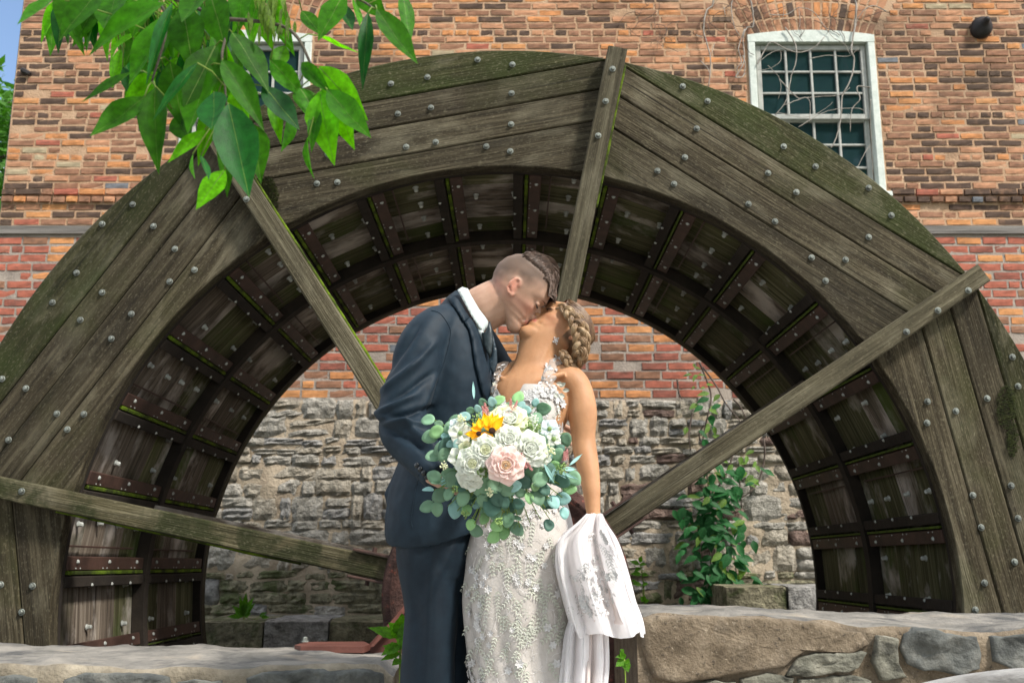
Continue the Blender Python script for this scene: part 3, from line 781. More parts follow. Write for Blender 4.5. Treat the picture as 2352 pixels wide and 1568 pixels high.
def patch(out, surf, off, th, step=9, rim=0.0, flat=None):
    """cloth piece with real thickness: outline (photo px) laid on a surface"""
    V2 = [Vector((x, y)) for x, y in out]
    # densify outline
    dense = []
    for a, b in zip(V2, V2[1:]+V2[:1]):
        n = max(1, int((b-a).length/step)); dense += [a.lerp(b, i/n) for i in range(n)]
    n0 = len(dense); xs = [v.x for v in dense]; ys = [v.y for v in dense]
    def inside(x, y):
        c = False
        for a, b in zip(dense, dense[1:]+dense[:1]):
            if (a.y > y) != (b.y > y) and x < (b.x-a.x)*(y-a.y)/(b.y-a.y)+a.x: c = not c
        return c
    pts = list(dense); y = min(ys)+step*.5
    while y < max(ys):
        x = min(xs)+step*.5
        while x < max(xs):
            if inside(x, y) and min((v-Vector((x, y))).length for v in dense) > step*.5: pts.append(Vector((x, y)))
            x += step
        y += step
    r = delaunay_2d_cdt(pts, [], [list(range(n0))], 1, 1e-4)
    vs, fs = r[0], r[2]; A = []; B = []
    edge = set()
    cnt = {}
    for f in fs:
        for a, b in zip(f, list(f[1:])+[f[0]]): cnt[(min(a, b), max(a, b))] = cnt.get((min(a, b), max(a, b)), 0)+1
    be = [e for e, c in cnt.items() if c == 1]; bset = set(i for e in be for i in e)
    for i, v in enumerate(vs):
        if flat is not None: p = P(v.x, v.y, flat(v.x, v.y))
        else: p, n = surf.at(v.x, v.y, 0)
        d = raydir(v.x, v.y).normalized(); o1 = off+th*(.45 if i in bset else 1)
        A.append(p - d*o1); B.append(p - d*(off-.001))
    F = [list(f) for f in fs]
    # orient towards camera
    n = len(A); FF = []
    for f in F:
        a, b, c = A[f[0]], A[f[1]], A[f[2]]
        if (b-a).cross(c-a).dot(Vector((0, 0, CAMZ))-a) < 0: f = f[::-1]
        FF.append(f); FF.append([i+n for i in f[::-1]])
    dirs = {}
    for f in FF[::2]:
        for a, b in zip(f, f[1:]+[f[0]]): dirs[(a, b)] = 1
    for a, b in be:
        if (a, b) not in dirs: a, b = b, a
        FF.append([b, a, a+n, b+n])
    return A+B, FF
def onsurf(pts, surf, off, k=4):
    return [surf.at(x, y, off)[0] for x, y in catmull([list(map(float, p)) for p in pts], k)]

M_skinm = mat('skin_groom', [(.3, (.42, .245, .165)), (.7, (.54, .34, .245))], scale=18, rough=.62, bump=.14, bscale=300, sss=.25, spec=.4,
              attrs=[('blush', (.55, .20, .14)), ('stubble', (.085, .058, .042)), ('lips', (.42, .14, .12))])
M_skinf = mat('skin_bride', [(.3, (.40, .20, .095)), (.7, (.52, .275, .14))], scale=16, rough=.52, bump=.14, bscale=300, sss=.25, spec=.34,
              attrs=[('blush', (.60, .26, .16)), ('stubble', (.12, .075, .045)), ('lips', (.45, .12, .10))])
M_suit = mat('suit_wool', [(.3, (.0065, .015, .025)), (.7, (.012, .026, .040))], scale=30, rough=.6, bump=.12, bscale=500, bdist=.001, sheen=.03, spec=.22)
M_suitp = mat('trouser_wool', [(.3, (.006, .012, .020)), (.7, (.010, .021, .032))], scale=30, rough=.6, bump=.12, bscale=500, bdist=.001, sheen=.03, spec=.22)
M_satin = mat('waistcoat_cloth', [(.3, (.02, .035, .05)), (.7, (.03, .05, .065))], scale=30, rough=.4, bump=.1)
M_tie = mat('tie_silk', [(.3, (.012, .018, .022)), (.7, (.03, .045, .05))], scale=60, rough=.32, bump=.1)
M_shirt = mat('shirt_cotton', [(.3, (.50, .56, .56)), (.7, (.62, .68, .67))], scale=30, rough=.75, bump=.1, sss=.1)
M_hairm = mat('hair_brown', [(.3, (.045, .028, .020)), (.7, (.20, .13, .095))], scale=60, rough=.42, bump=.2, spec=.5, randval=0)
M_hairf = mat('hair_blonde', [(.25, (.09, .05, .025)), (.5, (.30, .19, .10)), (.75, (.60, .45, .27))], scale=26, stretch=(1, 1, 1), rough=.40, bump=.2, spec=.5)
M_hairfd = mat('hair_dark_blonde', [(.25, (.035, .016, .008)), (.5, (.12, .062, .028)), (.8, (.28, .17, .08))], scale=26, rough=.42, bump=.2, spec=.45)
M_lash = mat('lashes', [(.3, (.012, .009, .008)), (.7, (.02, .015, .012))], rough=.6, bump=0)
M_brow = mat('brow_hair', [(.3, (.10, .06, .04)), (.7, (.2, .12, .08))], scale=60, rough=.7, bump=0)
M_button = mat('button', [(.3, (.006, .008, .010)), (.7, (.015, .018, .02))], rough=.25, bump=0)
M_shoe = mat('shoe_leather', [(.3, (.008, .007, .007)), (.7, (.02, .018, .016))], rough=.3, bump=.1)

PROF = [(0, .064), (.006, .080), (.016, .087), (.026, .0865), (.036, .0825), (.043, .090), (.048, .0905), (.0515, .086), (.056, .092), (.061, .0895), (.066, .0865), (.08, .085), (.10, .084), (.115, .084), (.126, .092), (.135, .0945), (.15, .092), (.17, .083), (.19, .066), (.205, .044), (.217, .020), (.224, 0)]
BACK = [(0, -.052), (.02, -.03), (.045, .0), (.055, .045), (.07, .066), (.09, .082), (.11, .092), (.135, .098), (.16, .093), (.18, .080), (.2, .058), (.215, .028), (.224, 0)]
WID = [(0, .020), (.01, .030), (.03, .041), (.05, .051), (.065, .058), (.09, .066), (.12, .072), (.15, .075), (.175, .071), (.195, .058), (.21, .038), (.22, .016), (.224, .002)]
EARZ = .095
def head(fem=False, s=1.0, EX=0):
    """head in its own space: x forward, y to its left, z up, origin at the ears; closed mesh"""
    V = []; F = []; NT, NZ = 72, 90
    zs = [.224*(1-cos(pi*i/NZ))/2 for i in range(NZ+1)]; zs[0] = .0005; zs[-1] = .2235
    for z in zs:
        xf = interp(PROF, z); xb = interp(BACK, z); w = interp(WID, z)*(.95 if fem else 1)
        xc = (xf-xb)*.42 - 0 if z > .05 else (xf - xb)*.5
        xc = (-xb if z <= .0 else -xb) ; xm = (xf + -abs(xb)*1.0)/2 if z > .05 else (xf + (-xb if z < .05 else 0))/2
        back = -xb if z < .05 else -xb
        mid = 0.0 if z > .05 else lerp((xf+.052)/2, 0, z/.05)
        for k in range(NT):
            a = 2*pi*k/NT; c, sn = cos(a), sin(a)
            if c >= 0: x = mid + (xf-mid)*(abs(c)**.86); 
            else: x = mid - (mid-back)*(abs(c)**.92) if True else 0
            y = w*(1 if sn > 0 else -1)*abs(sn)**(.95)
            V.append(Vector((x, y, z)))
    for i in range(NZ):
        for k in range(NT): F.append([i*NT+k, i*NT+(k+1) % NT, (i+1)*NT+(k+1) % NT, (i+1)*NT+k])
    F.append(list(range(NT))[::-1]); F.append([NZ*NT+k for k in range(NT)])
    g = lambda v, c, r: exp(-((v.x-c[0])**2/r[0]**2+(abs(v.y)-c[1])**2/r[1]**2+(v.z-c[2])**2/r[2]**2))
    for v in V:
        if v.x > 0:
            q = g(v, (.085, .030, .113), (.04, .017, .012)); v.x -= .008*q
            v.x -= .001*g(v, (.09, .045, .07), (.04, .02, .02))
            q = g(v, (.075, .044, .090), (.04, .016, .013)); v.x += .003*q; v.y += (.004*q)*(1 if v.y > 0 else -1)
            # lips narrow towards the corners
            q = exp(-((v.z-.0515)/.009)**2)*min(1, max(0, (abs(v.y)-.010)/.016)); v.x -= .006*q*(1 if abs(v.y) < .035 else 0)
            q = g(v, (.09, .018, .133), (.04, .022, .006)); v.x += (.0015 if fem else .004)*q
            q = g(v, (.085, 0, .016), (.03, .016, .012)); v.x += .003*q
    for v in V:
        if not fem: v.z += max(0, v.z-.13)*.16
        else:
            if v.x > 0 and v.z < .06: v.x += .009*(1-v.z/.06); v.z -= .008*(1-v.z/.06)
            if v.x > 0: v.x *= 1-.30*max(0, (v.z-.14)/.09)
            v.z -= max(0, v.z-.13)*.34
            if v.x < 0 and v.z > .05: v.x *= 1-.20*min(1, (v.z-.05)/.05)
    m = MB(); m.add(V, F)
    # nose: wedge of tubes
    nl = .108 if fem else .111
    V1, F1 = tube([(.078, 0, .122), (.086, 0, .110), (.095, 0, .096), (nl-.010, 0, .082), (nl-.012, 0, .074), (.082, 0, .068)], [(.006, .007), (.008, .0075), (.009, .009), (.0095, .0105), (.008, .0105), (.005, .009)], 14, up=(1, 0, 0)); m.add(V1, F1)
    for sy in (-1, 1):
        V1, F1 = tube([(.078, sy*.010, .082), (.092, sy*.0115, .0765), (.094, sy*.0105, .072), (.082, sy*.010, .070)], [.004, .0072, .0062, .004], 10); m.add(V1, F1)
        # closed eye lids
        V1, F1 = ball((.0745, sy*.031, .1115), (.0105, .0135, .0095), 14); m.add(V1, F1)
        # ear
        pts = []
        for t in range(13):
            a = lerp(-2.0, 2.75, t/12); r = .025 if a > 0 else .024
            pts.append((EX+-.006 - .0145*cos(a) - .004, sy*(.071+.006*max(0, cos(a))+.003), EARZ + .004 + r*sin(a)*1.05))
        V1, F1 = tube(pts, [.0034]*13, 8); m.add(V1, F1)
        V1, F1 = ball((EX+-.008, sy*.069, EARZ+.003), (.013, .0055, .022), 12); m.add(V1, F1)
        V1, F1 = ball((EX+.002, sy*.070, EARZ-.018), (.0075, .005, .009), 10); m.add(V1, F1)
        V1, F1 = tube([(EX+-.016, sy*.077, EARZ+.018), (EX+-.014, sy*.0785, EARZ+.002), (EX+-.006, sy*.077, EARZ-.010)], .0032, 6); m.add(V1, F1)
    # lips
    for zc, r_, xx in ((.0555, .0042, .0875), (.0468, .005, .0868)):
        pts = [(xx - 9*y*y - .0005, y, zc + (-.0012 if zc > .05 else .0008)*abs(y)/.02) for y in [-.024, -.018, -.01, 0, .01, .018, .024]]
        V1, F1 = tube(pts, [.0015, r_*.75, r_, r_, r_, r_*.75, .0015], 8); m.add(V1, F1)
    return [Vector((v.x, v.y, v.z-EARZ))*s for v in m.V], m.F
def ball(c, r, n=12):
    V = []; F = []; c = Vector(c)
    for i in range(1, n):
        a = pi*i/n
        for k in range(2*n): b = pi*k/n; V.append(c+Vector((r[0]*sin(a)*cos(b), r[1]*sin(a)*sin(b), r[2]*cos(a))))
    for i in range(n-2):
        for k in range(2*n): F.append([i*2*n+k, (i+1)*2*n+k, (i+1)*2*n+(k+1) % (2*n), i*2*n+(k+1) % (2*n)])
    F.append([k for k in range(2*n)]); F.append([(n-2)*2*n+k for k in range(2*n)][::-1])
    return V, F
def frame(fwd, up, org):
    f = Vector(fwd).normalized(); u = Vector(up); u = (u-f*u.dot(f)).normalized(); l = u.cross(f)
    M = Matrix((f, l, u)).transposed().to_4x4(); M.translation = org; return M
def hand(m, wrist, fwd, palm, s=1.0, curl=.9, side=1):
    """palm and five unequal bent fingers as closed shapes; palm = direction the palm faces"""
    f = Vector(fwd).normalized(); n = Vector(palm); n = (n-f*n.dot(f)).normalized(); l = f.cross(n)*side; w_ = Vector(wrist)
    V, F = tube([w_-f*.02*s, w_+f*.02*s, w_+f*.06*s, w_+f*.092*s], [(.014*s, .026*s), (.015*s, .034*s), (.014*s, .040*s), (.010*s, .040*s)], 14, up=n); m.add(V, F)
    for k, (o, L) in enumerate(((-.030, .072), (-.010, .080), (.010, .076), (.029, .060))):
        p = w_+f*.085*s + l*o*s; pts = [p-f*.02*s, p]; d = f.copy(); L *= s
        for j, q in enumerate((.42, .32, .26)):
            an = curl*(.6+.3*j); d = (d*cos(an) + n*sin(an)).normalized(); n2 = n; pts.append(pts[-1]+d*L*q)
        V, F = tube(pts, [.0085*s, .009*s, .0085*s, .0078*s, .0062*s], 10); m.add(V, F)
    p = w_+f*.03*s - l*.03*s; d = (f*.7 - l*.7 + n*.4).normalized(); pts = [p, p+d*.035*s, p+d*.035*s+(d+n*.5+f*.3).normalized()*.028*s, p+d*.035*s+(d+n*.5+f*.3).normalized()*.028*s+(n+f*.6).normalized()*.024*s]
    V, F = tube(pts, [.013*s, .0105*s, .0095*s, .007*s], 10); m.add(V, F)

# ---------------------------------------------------------------- groom
yG = 2.95
groom = empty('person', (P(1000, 1400, yG).x, yG, 0), 'man in a dark blue suit bending to kiss the bride, holding her close', 'person')
GO = groom.location
def local(V, o):
    l = o if isinstance(o, Vector) else o.location
    return [v-l for v in V]
gh = P(1183, 664, 2.90); ga = radians(40); yaw = .10
MG = frame((cos(ga), .06, -sin(ga)), (sin(ga), .0, cos(ga)), P(1180, 676, 2.955))
hv, hf = head(False, .975)
m = MB(); m.add([MG @ v for v in hv], hf)
V, F = lim([(1180, 682, 2.965, 50, .052), (1150, 690, 2.965, 55, .055), (1120, 704, 2.97, 56, .058), (1092, 722, 2.98, 56, .062), (1062, 760, 2.99, 52, .075), (1045, 820, 2.99, 60, .08)]); m.add(V, F)
# hidden body under the suit
V, F = lim([(1045, 800, 2.99, 60, .08), (1035, 900, 2.98, 75, .10), (1020, 1020, 2.98, 75, .095), (1005, 1180, 2.98, 85, .10), (1000, 1260, 2.98, 80, .095)]); m.add(V, F)
V, F = lim([(990, 770, 2.87, 34, .038), (952, 860, 2.83, 32, .034), (925, 960, 2.80, 24, .026), (962, 1030, 2.735, 22, .024), (1000, 1090, 2.67, 20, .020)]); m.add(V, F)
hand(m, P(1003, 1098, 2.655), (1, -.25, -.35), (0.3, -.6, .7), 1.0, .7)
V, F = lim([(1090, 790, 3.10, 40, .045), (1160, 870, 3.13, 38, .042), (1215, 960, 3.10, 30, .035)]); m.add(V, F)
hand(m, P(1215, 960, 3.10), (.9, .0, -.5), (0, -1, 0), 1.0, .3)
V, F = remesh(m.V, m.F, .0034, 3)
o = mk('body', local(V, GO), F, M_skinm, groom)
Mi = MG.inverted(); st = []; lp = []; bl = []
for v in V:
    q = Mi @ v; q = q/.975; z = q.z+EARZ; x = q.x
    # hair field: above a line running from the forehead over the ear to the nape
    line = .150 if x > .07 else lerp(.103, .150, max(0, (x-.012)/.058))**1 if x > .012 else (.100 if x > -.03 else .072 + .028*max(0, (x+.10))/.07)
    if x <= -.03: line = lerp(.045, .10, max(0, min(1, (x+.10)/.07)))
    d = (z-line)/.055 + .2*noise.noise(q*60)
    isear = abs(q.y) > .0705 and abs(x+.010) < .0205 and abs(z-.097) < .032
    s_ = max(0, min(1, d))**.8*.95*(.88+.12*noise.noise(q*25))
    if z > .20: s_ = .9
    s_ *= 1-exp(-((x+.010)/.019)**4-((z-.099)/.030)**4)*max(0, min(1, (abs(q.y)-.064)/.006))
    if z < .045 and x < 0.02: s_ = 0
    if q.length > .2: s_ = 0
    st.append(s_); l_ = exp(-((z-.051)/.006)**2)*(1 if x > .080 and abs(q.y) < .024 else 0); lp.append(l_*.8)
    ear_ = exp(-((x+.010)/.017)**4-((z-.099)/.028)**4)*max(0, min(1, (abs(q.y)-.064)/.006)); b_ = .6*ear_ + .45*exp(-((z-.08)/.02)**2-((abs(q.y)-.045)/.02)**2) + .35*exp(-((z-.078)/.012)**2-(q.y/.012)**2)*(1 if x > .09 else 0); bl.append(min(1, b_) if q.length < .2 else 0)
setattr_(o, 'stubble', st); setattr_(o, 'lips', lp); setattr_(o, 'blush', bl)
GS = Surf(V, F)
# face details
def face_bits(M, s, par, fem):
    m = MB()
    for sy in (-1, 1):
        pts = [M @ (Vector((x, sy*y, z-EARZ))*s) for x, y, z in ((.0745, .018, .1065), (.0835, .024, .1045), (.0838, .031, .1040), (.080, .038, .1050), (.0735, .044, .1075))]
        m.tube(pts, [.0006, .0015, .0019, .0019, .0006], 6)
        for t in range(9):
            k = t/8; b = pts[0].lerp(pts[4], k); b = Vector([sum(c) for c in zip(*[])]) if False else pts[min(3, int(k*4))].lerp(pts[min(4, int(k*4)+1)], k*4-int(k*4) if k < 1 else 1)
            d = (M.to_3x3() @ Vector((.9, sy*(-.3+k*1.2), -.75))).normalized()*(.007 if fem else .0045)*s; m.tube([b, b+d], [.0006, .0002], 3)
    mk('eyelashes', local(m.V, par), m.F, M_lash, par, smooth=False)
    m = MB()
    for sy in (-1, 1):
        for t in range(26):
            k = t/25; y = lerp(.012, .046, k); z = .1255+.0045*sin(k*2.4) - .002*k; x = .0925-.012*k**2.2 - (0 if fem else -.003)*(1-k)
            p = M @ (Vector((x, sy*y, z-EARZ))*s); d = (M.to_3x3() @ Vector((.1, sy*.8, .35-.5*k))).normalized()*.008*s; m.tube([p, p+d], [.0013*(1-.5*k), .0004], 4)
    mk('eyebrows', local(m.V, par), m.F, M_brow, par, smooth=False)
face_bits(MG, .975, groom, False)
# hair: longer top combed over the forehead
m = MB(); r = random.Random(4)
def hp(x, y, z): return MG @ (Vector((x, y, z-EARZ))*.975)
def skull(x, y, lift):
    """point on top of the skull for forward position x, side y"""
    best = None
    k = (x+.095)/.185; z = .238 - .070*((x-.0)/.1)**2*abs((x)/.1)**.2 - 9*y*y*.75
    if x > .05: z -= (x-.05)**2*9
    return Vector((x, y, z+lift))
for i in range(2300):
    y0 = r.uniform(-.056, .056); fill_ = r.uniform(.1, 1.05); x0 = r.uniform(-.055, .075); L = r.uniform(.035, .06); pts = []
    for t in range(5):
        k = t/4; x = x0 + L*k; lift = .001+ .030*sin(min(1, (x+.045)/.12)*1.6)*(.35+.65*k)*fill_*(1-(abs(y0)/.062)**2) - .006*(abs(y0)/.056)**4
        x2 = min(x, .098 + .006*k); q = skull(min(x2, .088), y0*(1-.1*k), lift)
        if x > .085: q.x = .086+ (x-.085)*.55; q.z = min(q.z, .185 - (x-.085)*.75 + r.uniform(-.003, .003)); q.x += .008*(1-abs(y0)/.05)
        pts.append(hp(*q))
    m.tube(pts, [.0011, .0012, .0011, .0009, .0003], 3)
for i in range(900):      # shorter hair blending the top into the shaved side
    x = r.uniform(-.05, .082); z = r.uniform(.176, .205) + (.012 if x < .04 else 0); q0 = MG @ (Vector((x, -.3, z-EARZ))*.975); h = GS.b.ray_cast(q0, (MG.to_3x3() @ Vector((0, 1, 0))).normalized())
    if h[0] is None: continue
    t_ = hp(*skull(min(.088, x+r.uniform(.01, .03)), -r.uniform(.03, .05), r.uniform(.004, .016))); m_ = h[0].lerp(t_, .5)+(MG.to_3x3() @ Vector((0, -.004, .003)))
    e_ = h[0].lerp(t_, r.uniform(.4, 1)); m.tube([h[0], h[0].lerp(m_, .6), e_], [.0008, .0011, .0003], 3)
# under-cap for the tuft
V1 = []; F1 = []; nx, ny = 14, 10
for i in range(nx+1):
    for j in range(ny+1):
        x = lerp(-.055, .096, i/nx); y = lerp(-.046, .046, j/ny); q = skull(min(x, .088), y, .002+.022*sin(min(1, max(0, (x+.055)/.14))*1.7)*(1-(abs(y)/.047)**2)*.7 - .018*(abs(y)/.046)**6)
        V1.append(hp(*q))
for i in range(nx):
    for j in range(ny): a = i*(ny+1)+j; F1.append([a, a+1, a+ny+2, a+ny+1])
m.add(V1, F1)
mk('hair', local(m.V, groom), m.F, M_hairm, groom)
# jacket
m = MB()
V, F = lim([(1000, 1222, 2.985, 112, .135), (998, 1205, 2.98, 112, .137), (1000, 1150, 2.975, 108, .135), (1012, 1080, 2.965, 98, .13), (1026, 1000, 2.96, 100, .13), (1036, 920, 2.955, 104, .13), (1044, 860, 2.955, 92, .13), (1040, 800, 2.96, 80, .125), (1040, 762, 2.97, 66, .115), (1042, 735, 2.975, 50, .10), (1046, 712, 2.98, 34, .085), (1050, 692, 2.985, 20, .07), (1054, 676, 2.985, 10, .055)], 28); m.add(V, F)
# shoulder, sleeve (near)
V, F = lim([(1035, 742, 2.93, 40, .06), (1003, 752, 2.885, 50, .066), (972, 788, 2.85, 56, .068), (954, 840, 2.83, 60, .066), (938, 900, 2.81, 58, .064), (924, 952, 2.79, 57, .062), (930, 990, 2.775, 58, .060), (958, 1030, 2.74, 52, .056), (984, 1066, 2.70, 42, .050), (1008, 1098, 2.66, 34, .042)], 26); m.add(V, F)
# far sleeve round the bride
V, F = lim([(1090, 770, 3.04, 45, .06), (1130, 830, 3.10, 42, .058), (1180, 900, 3.13, 38, .052), (1230, 960, 3.09, 32, .045)], 18); m.add(V, F)
# flared vent at the back
for yy, dx in ((2.97, 0), (2.995, 14)):
    ol = [(940+dx, 1010), (922+dx, 1046), (902+dx, 1092), (882+dx, 1134), (886+dx, 1152), (896+dx, 1164), (903+dx, 1178), (930, 1200), (960, 1200), (960, 1010)]
    A = [P(x, y, yy) for x, y in ol]; B = [P(x, y, yy+.014) for x, y in ol]; n = len(ol)
    m.add(A+B, [list(range(n)), [n+k for k in range(n)][::-1]] + [[(k+1) % n, k, k+n, (k+1) % n+n] for k in range(n)])
V, F = remesh(m.V, m.F, .006, 5)
N = normals(V, F)
def fold_sleeve(v):
    X, Y = proj(v); d = 0
    # wrinkles round the elbow and the upper sleeve
    def crease(x0, y0, ang, L, w, a):
        c, s = cos(ang), sin(ang); u = (X-x0)*c + (Y-y0)*s; t = -(X-x0)*s + (Y-y0)*c
        return a*exp(-(t/(w*.75))**2)*exp(-(u/L)**4)
    if v.y < 2.90:
        for (x0, y0, an, L, w, a) in ((925, 800, -.95, 70, 11, -.006), (960, 830, -.85, 60, 9, .005), (915, 868, -.7, 60, 10, .006), (950, 888, -.6, 60, 9, -.006), (905, 930, -.45, 55, 9, .007), (930, 952, -.25, 60, 8, -.008), (945, 975, .05, 60, 8, .007), (930, 1005, .45, 60, 10, -.006), (965, 1000, .7, 55, 9, .006), (975, 1040, .9, 50, 9, -.004), (905, 965, .2, 40, 9, .006), (985, 900, -1.2, 60, 9, .004)):
            d += crease(x0, y0, an, L, w, a)
    else:
        for (x0, y0, an, L, w, a) in ((1000, 1120, 1.5, 90, 14, -.003), (960, 1130, 1.35, 80, 12, .004), (1040, 960, 1.2, 80, 14, .004), (1070, 930, 1.1, 60, 10, -.003), (1060, 1000, .6, 60, 12, -.004), (1020, 1060, .2, 70, 12, .004)):
            d += crease(x0, y0, an, L, w, a)
    return d*2.1 + .0025*noise.noise(v*14) + .0012*noise.noise(v*35)
V = [v + n*fold_sleeve(v) for v, n in zip(V, N)]
mk('jacket', local(V, GO), F, M_suit, groom)
JS = Surf(V, F)
# trousers
m = MB()
V, F = lim([(1000, 1190, 2.985, 92, .11), (1000, 1240, 2.985, 90, .115), (998, 1290, 2.985, 84, .11), (1000, 1330, 2.985, 74, .10)], 22); m.add(V, F)
V, F = lim([(985, 1215, 2.965, 72, .095), (985, 1300, 2.96, 68, .09), (990, 1400, 2.955, 60, .08), (985, 1500, 2.95, 58, .074), (980, 1600, 2.95, 60, .07), (975, 1750, 2.95, 56, .065), (970, 2000, 2.95, 48, .06), (968, 2080, 2.95, 46, .06)], 24); m.add(V, F)
V, F = lim([(1030, 1215, 3.0, 60, .095), (1038, 1300, 3.01, 50, .085), (1040, 1400, 3.03, 40, .075), (1035, 1500, 3.05, 42, .07), (1035, 1750, 3.06, 44, .062), (1035, 1990, 3.07, 42, .055)], 24); m.add(V, F)
V, F = remesh(m.V, m.F, .007, 4); N = normals(V, F)
def fold_tr(v):
    X, Y = proj(v); d = 0
    cl = 985 + (Y-1250)*.02
    d += .007*exp(-((X-(992-(Y-1230)*.03))/9)**2)*min(1, max(0, (Y-1240)/60))
    d += .006*exp(-((X-950-(Y-1300)*.05)/16)**2)*sin(Y/60) + .005*exp(-((X-1035+(Y-1260)*.5)/12)**2)*exp(-((Y-1290)/70)**2)
    return d*1.3 + .003*noise.noise(v*9) + .0015*noise.noise(v*Vector((1,1,1)).x*26)
V = [v + n*fold_tr(v) for v, n in zip(V, N)]
mk('trousers', local(V, GO), F, M_suitp, groom)
for k, (X, yy) in enumerate(((968, 2.95), (1035, 3.07))):
    b = P(X, 2080, yy); m = MB(); V, F = ball((b.x+.04, yy-.02, .045), (.13, .048, .045), 12); m.add([Vector((v.x, v.y, max(.003, v.z))) for v in V], F); mk('shoe', local(m.V, groom), m.F, M_shoe, groom)
z1 = lambda *p: [(846.7+x*.24, 526.8+y*.24) for x, y in p]
# shirt collar, shirt front, tie, waistcoat, lapels
col_o = z1((850, 580), (895, 550), (950, 565), (975, 620), (1010, 680), (1060, 765), (1115, 835), (1145, 880), (1142, 920), (1100, 985), (1050, 930), (985, 830), (920, 710))
V, F = patch(col_o, JS, .003, .004, 6, flat=lambda x, y: 2.878 + .0011*(x-1060) - .00022*(y-660) + .02*max(0, (1075-x)/30)); mk('shirt_collar', local(V, GO), F, M_shirt, groom)
V, F = patch(z1((1020, 900), (1060, 930), (1105, 985), (1100, 1060), (1095, 1110), (1085, 1090), (1050, 1000)), JS, 0, .004, 7, flat=lambda x, y: 2.905); mk('shirt_front', local(V, GO), F, M_shirt, groom)
V, F = patch(z1((1085, 985), (1110, 985), (1160, 870), (1185, 960), (1195, 1060), (1180, 1160), (1165, 1230), (1120, 1160), (1090, 1090)), JS, 0, .010, 6, flat=lambda x, y: 2.90-.0002*(y-760)); mk('tie', local(V, GO), F, M_tie, groom)
V, F = patch(z1((1160, 900), (1180, 960), (1215, 1100), (1228, 1150), (1232, 1290), (1195, 1400), (1150, 1330), (1130, 1260), (1160, 1235), (1180, 1150)), JS, 0, .008, 6, flat=lambda x, y: 2.915); mk('waistcoat', local(V, GO), F, M_satin, groom)
V, F = lim([(1082, 742, 2.985, 34, .062), (1072, 770, 2.98, 46, .085), (1066, 810, 2.975, 58, .105), (1060, 870, 2.97, 66, .115), (1050, 960, 2.97, 70, .115)], 24); mk('shirt', local(V, GO), F, M_shirt, groom)
lap_up = z1((860, 560), (840, 600), (755, 660), (800, 720), (860, 800), (905, 880), (925, 880), (990, 815), (960, 760), (920, 700), (880, 640))
lap_lo = z1((990, 820), (915, 885), (960, 960), (985, 1060), (1000, 1180), (1020, 1300), (1050, 1420), (1085, 1568), (1150, 1700), (1190, 1640), (1175, 1500), (1165, 1400), (1150, 1330), (1110, 1200), (1070, 1080), (1030, 950))
V, F = patch(lap_up, JS, .004, .010, 7); mk('lapel', local(V, GO), F, M_suit, groom)
V, F = patch(lap_lo, JS, .003, .011, 7); mk('lapel', local(V, GO), F, M_suit, groom)
V, F = patch(z1((1165, 1240), (1200, 1160), (1228, 1140), (1232, 1260), (1215, 1420), (1190, 1500), (1160, 1400)), JS, .002, .008, 7); mk('lapel', local(V, GO), F, M_suit, groom)
# seams
m = MB()
for pts in (z1((600, 775), (680, 800), (745, 880), (785, 970), (775, 1080), (745, 1200), (710, 1320), (665, 1440), (630, 1540)), [(962, 1090), (952, 1140), (945, 1190), (948, 1212)]):
    m.tube(onsurf(pts, JS, .0005), .0016, 5)
mk('seam', local(m.V, groom), m.F, M_suit, groom)
for X, Y in ((958, 1068), (966, 1077), (974, 1086), (981, 1095)):
    p, n = JS.at(X, Y, .001); q = Vector((0, -1, 0)).rotation_difference(n if n.y < 0 else -n).to_matrix()
    V, F = tube([(0, .002, 0), (0, -.003, 0), (0, -.005, 0)], [.0075, .0075, .0055], 14); mk('sleeve_button', [q @ Vector(v)+p-GO for v in V], F, M_button, groom)
V, F = patch([(870+846.7*0+0, 0)]*0 or [(988, 1100), (1002, 1080), (1022, 1092), (1012, 1116)], JS, .0, .01, 6, flat=lambda x, y: 2.66); mk('shirt_cuff', local(V, GO), F, M_shirt, groom)
# ---------------------------------------------------------------- bride
yB = 2.90
bride = empty('person', (P(1215, 1400, yB).x, yB, 0), 'woman in a lace wedding dress with braided blonde hair, head tilted back into the kiss', 'person')
BO = bride.location
ba = radians(48); f_ = Vector((-cos(ba), -.26, sin(ba))); u_ = Vector((sin(ba), .34, cos(ba)*.85)); EXB = -.022
HB = 1.0
MBr = frame(f_, u_, P(1296, 780, 3.0) + f_.normalized()*.021)
hv, hf = head(True, HB, EXB)
m = MB(); m.add([MBr @ v for v in hv], hf)
V, F = lim([(1272, 760, 2.98, 46, .050), (1246, 786, 2.975, 52, .054), (1234, 820, 2.965, 48, .051), (1228, 854, 2.955, 56, .055), (1226, 885, 2.945, 84, .072), (1222, 915, 2.94, 96, .088), (1214, 960, 2.94, 88, .10), (1210, 1010, 2.94, 76, .10), (1210, 1090, 2.95, 70, .09), (1208, 1180, 2.95, 98, .11), (1205, 1260, 2.95, 104, .12)], 28); m.add(V, F)
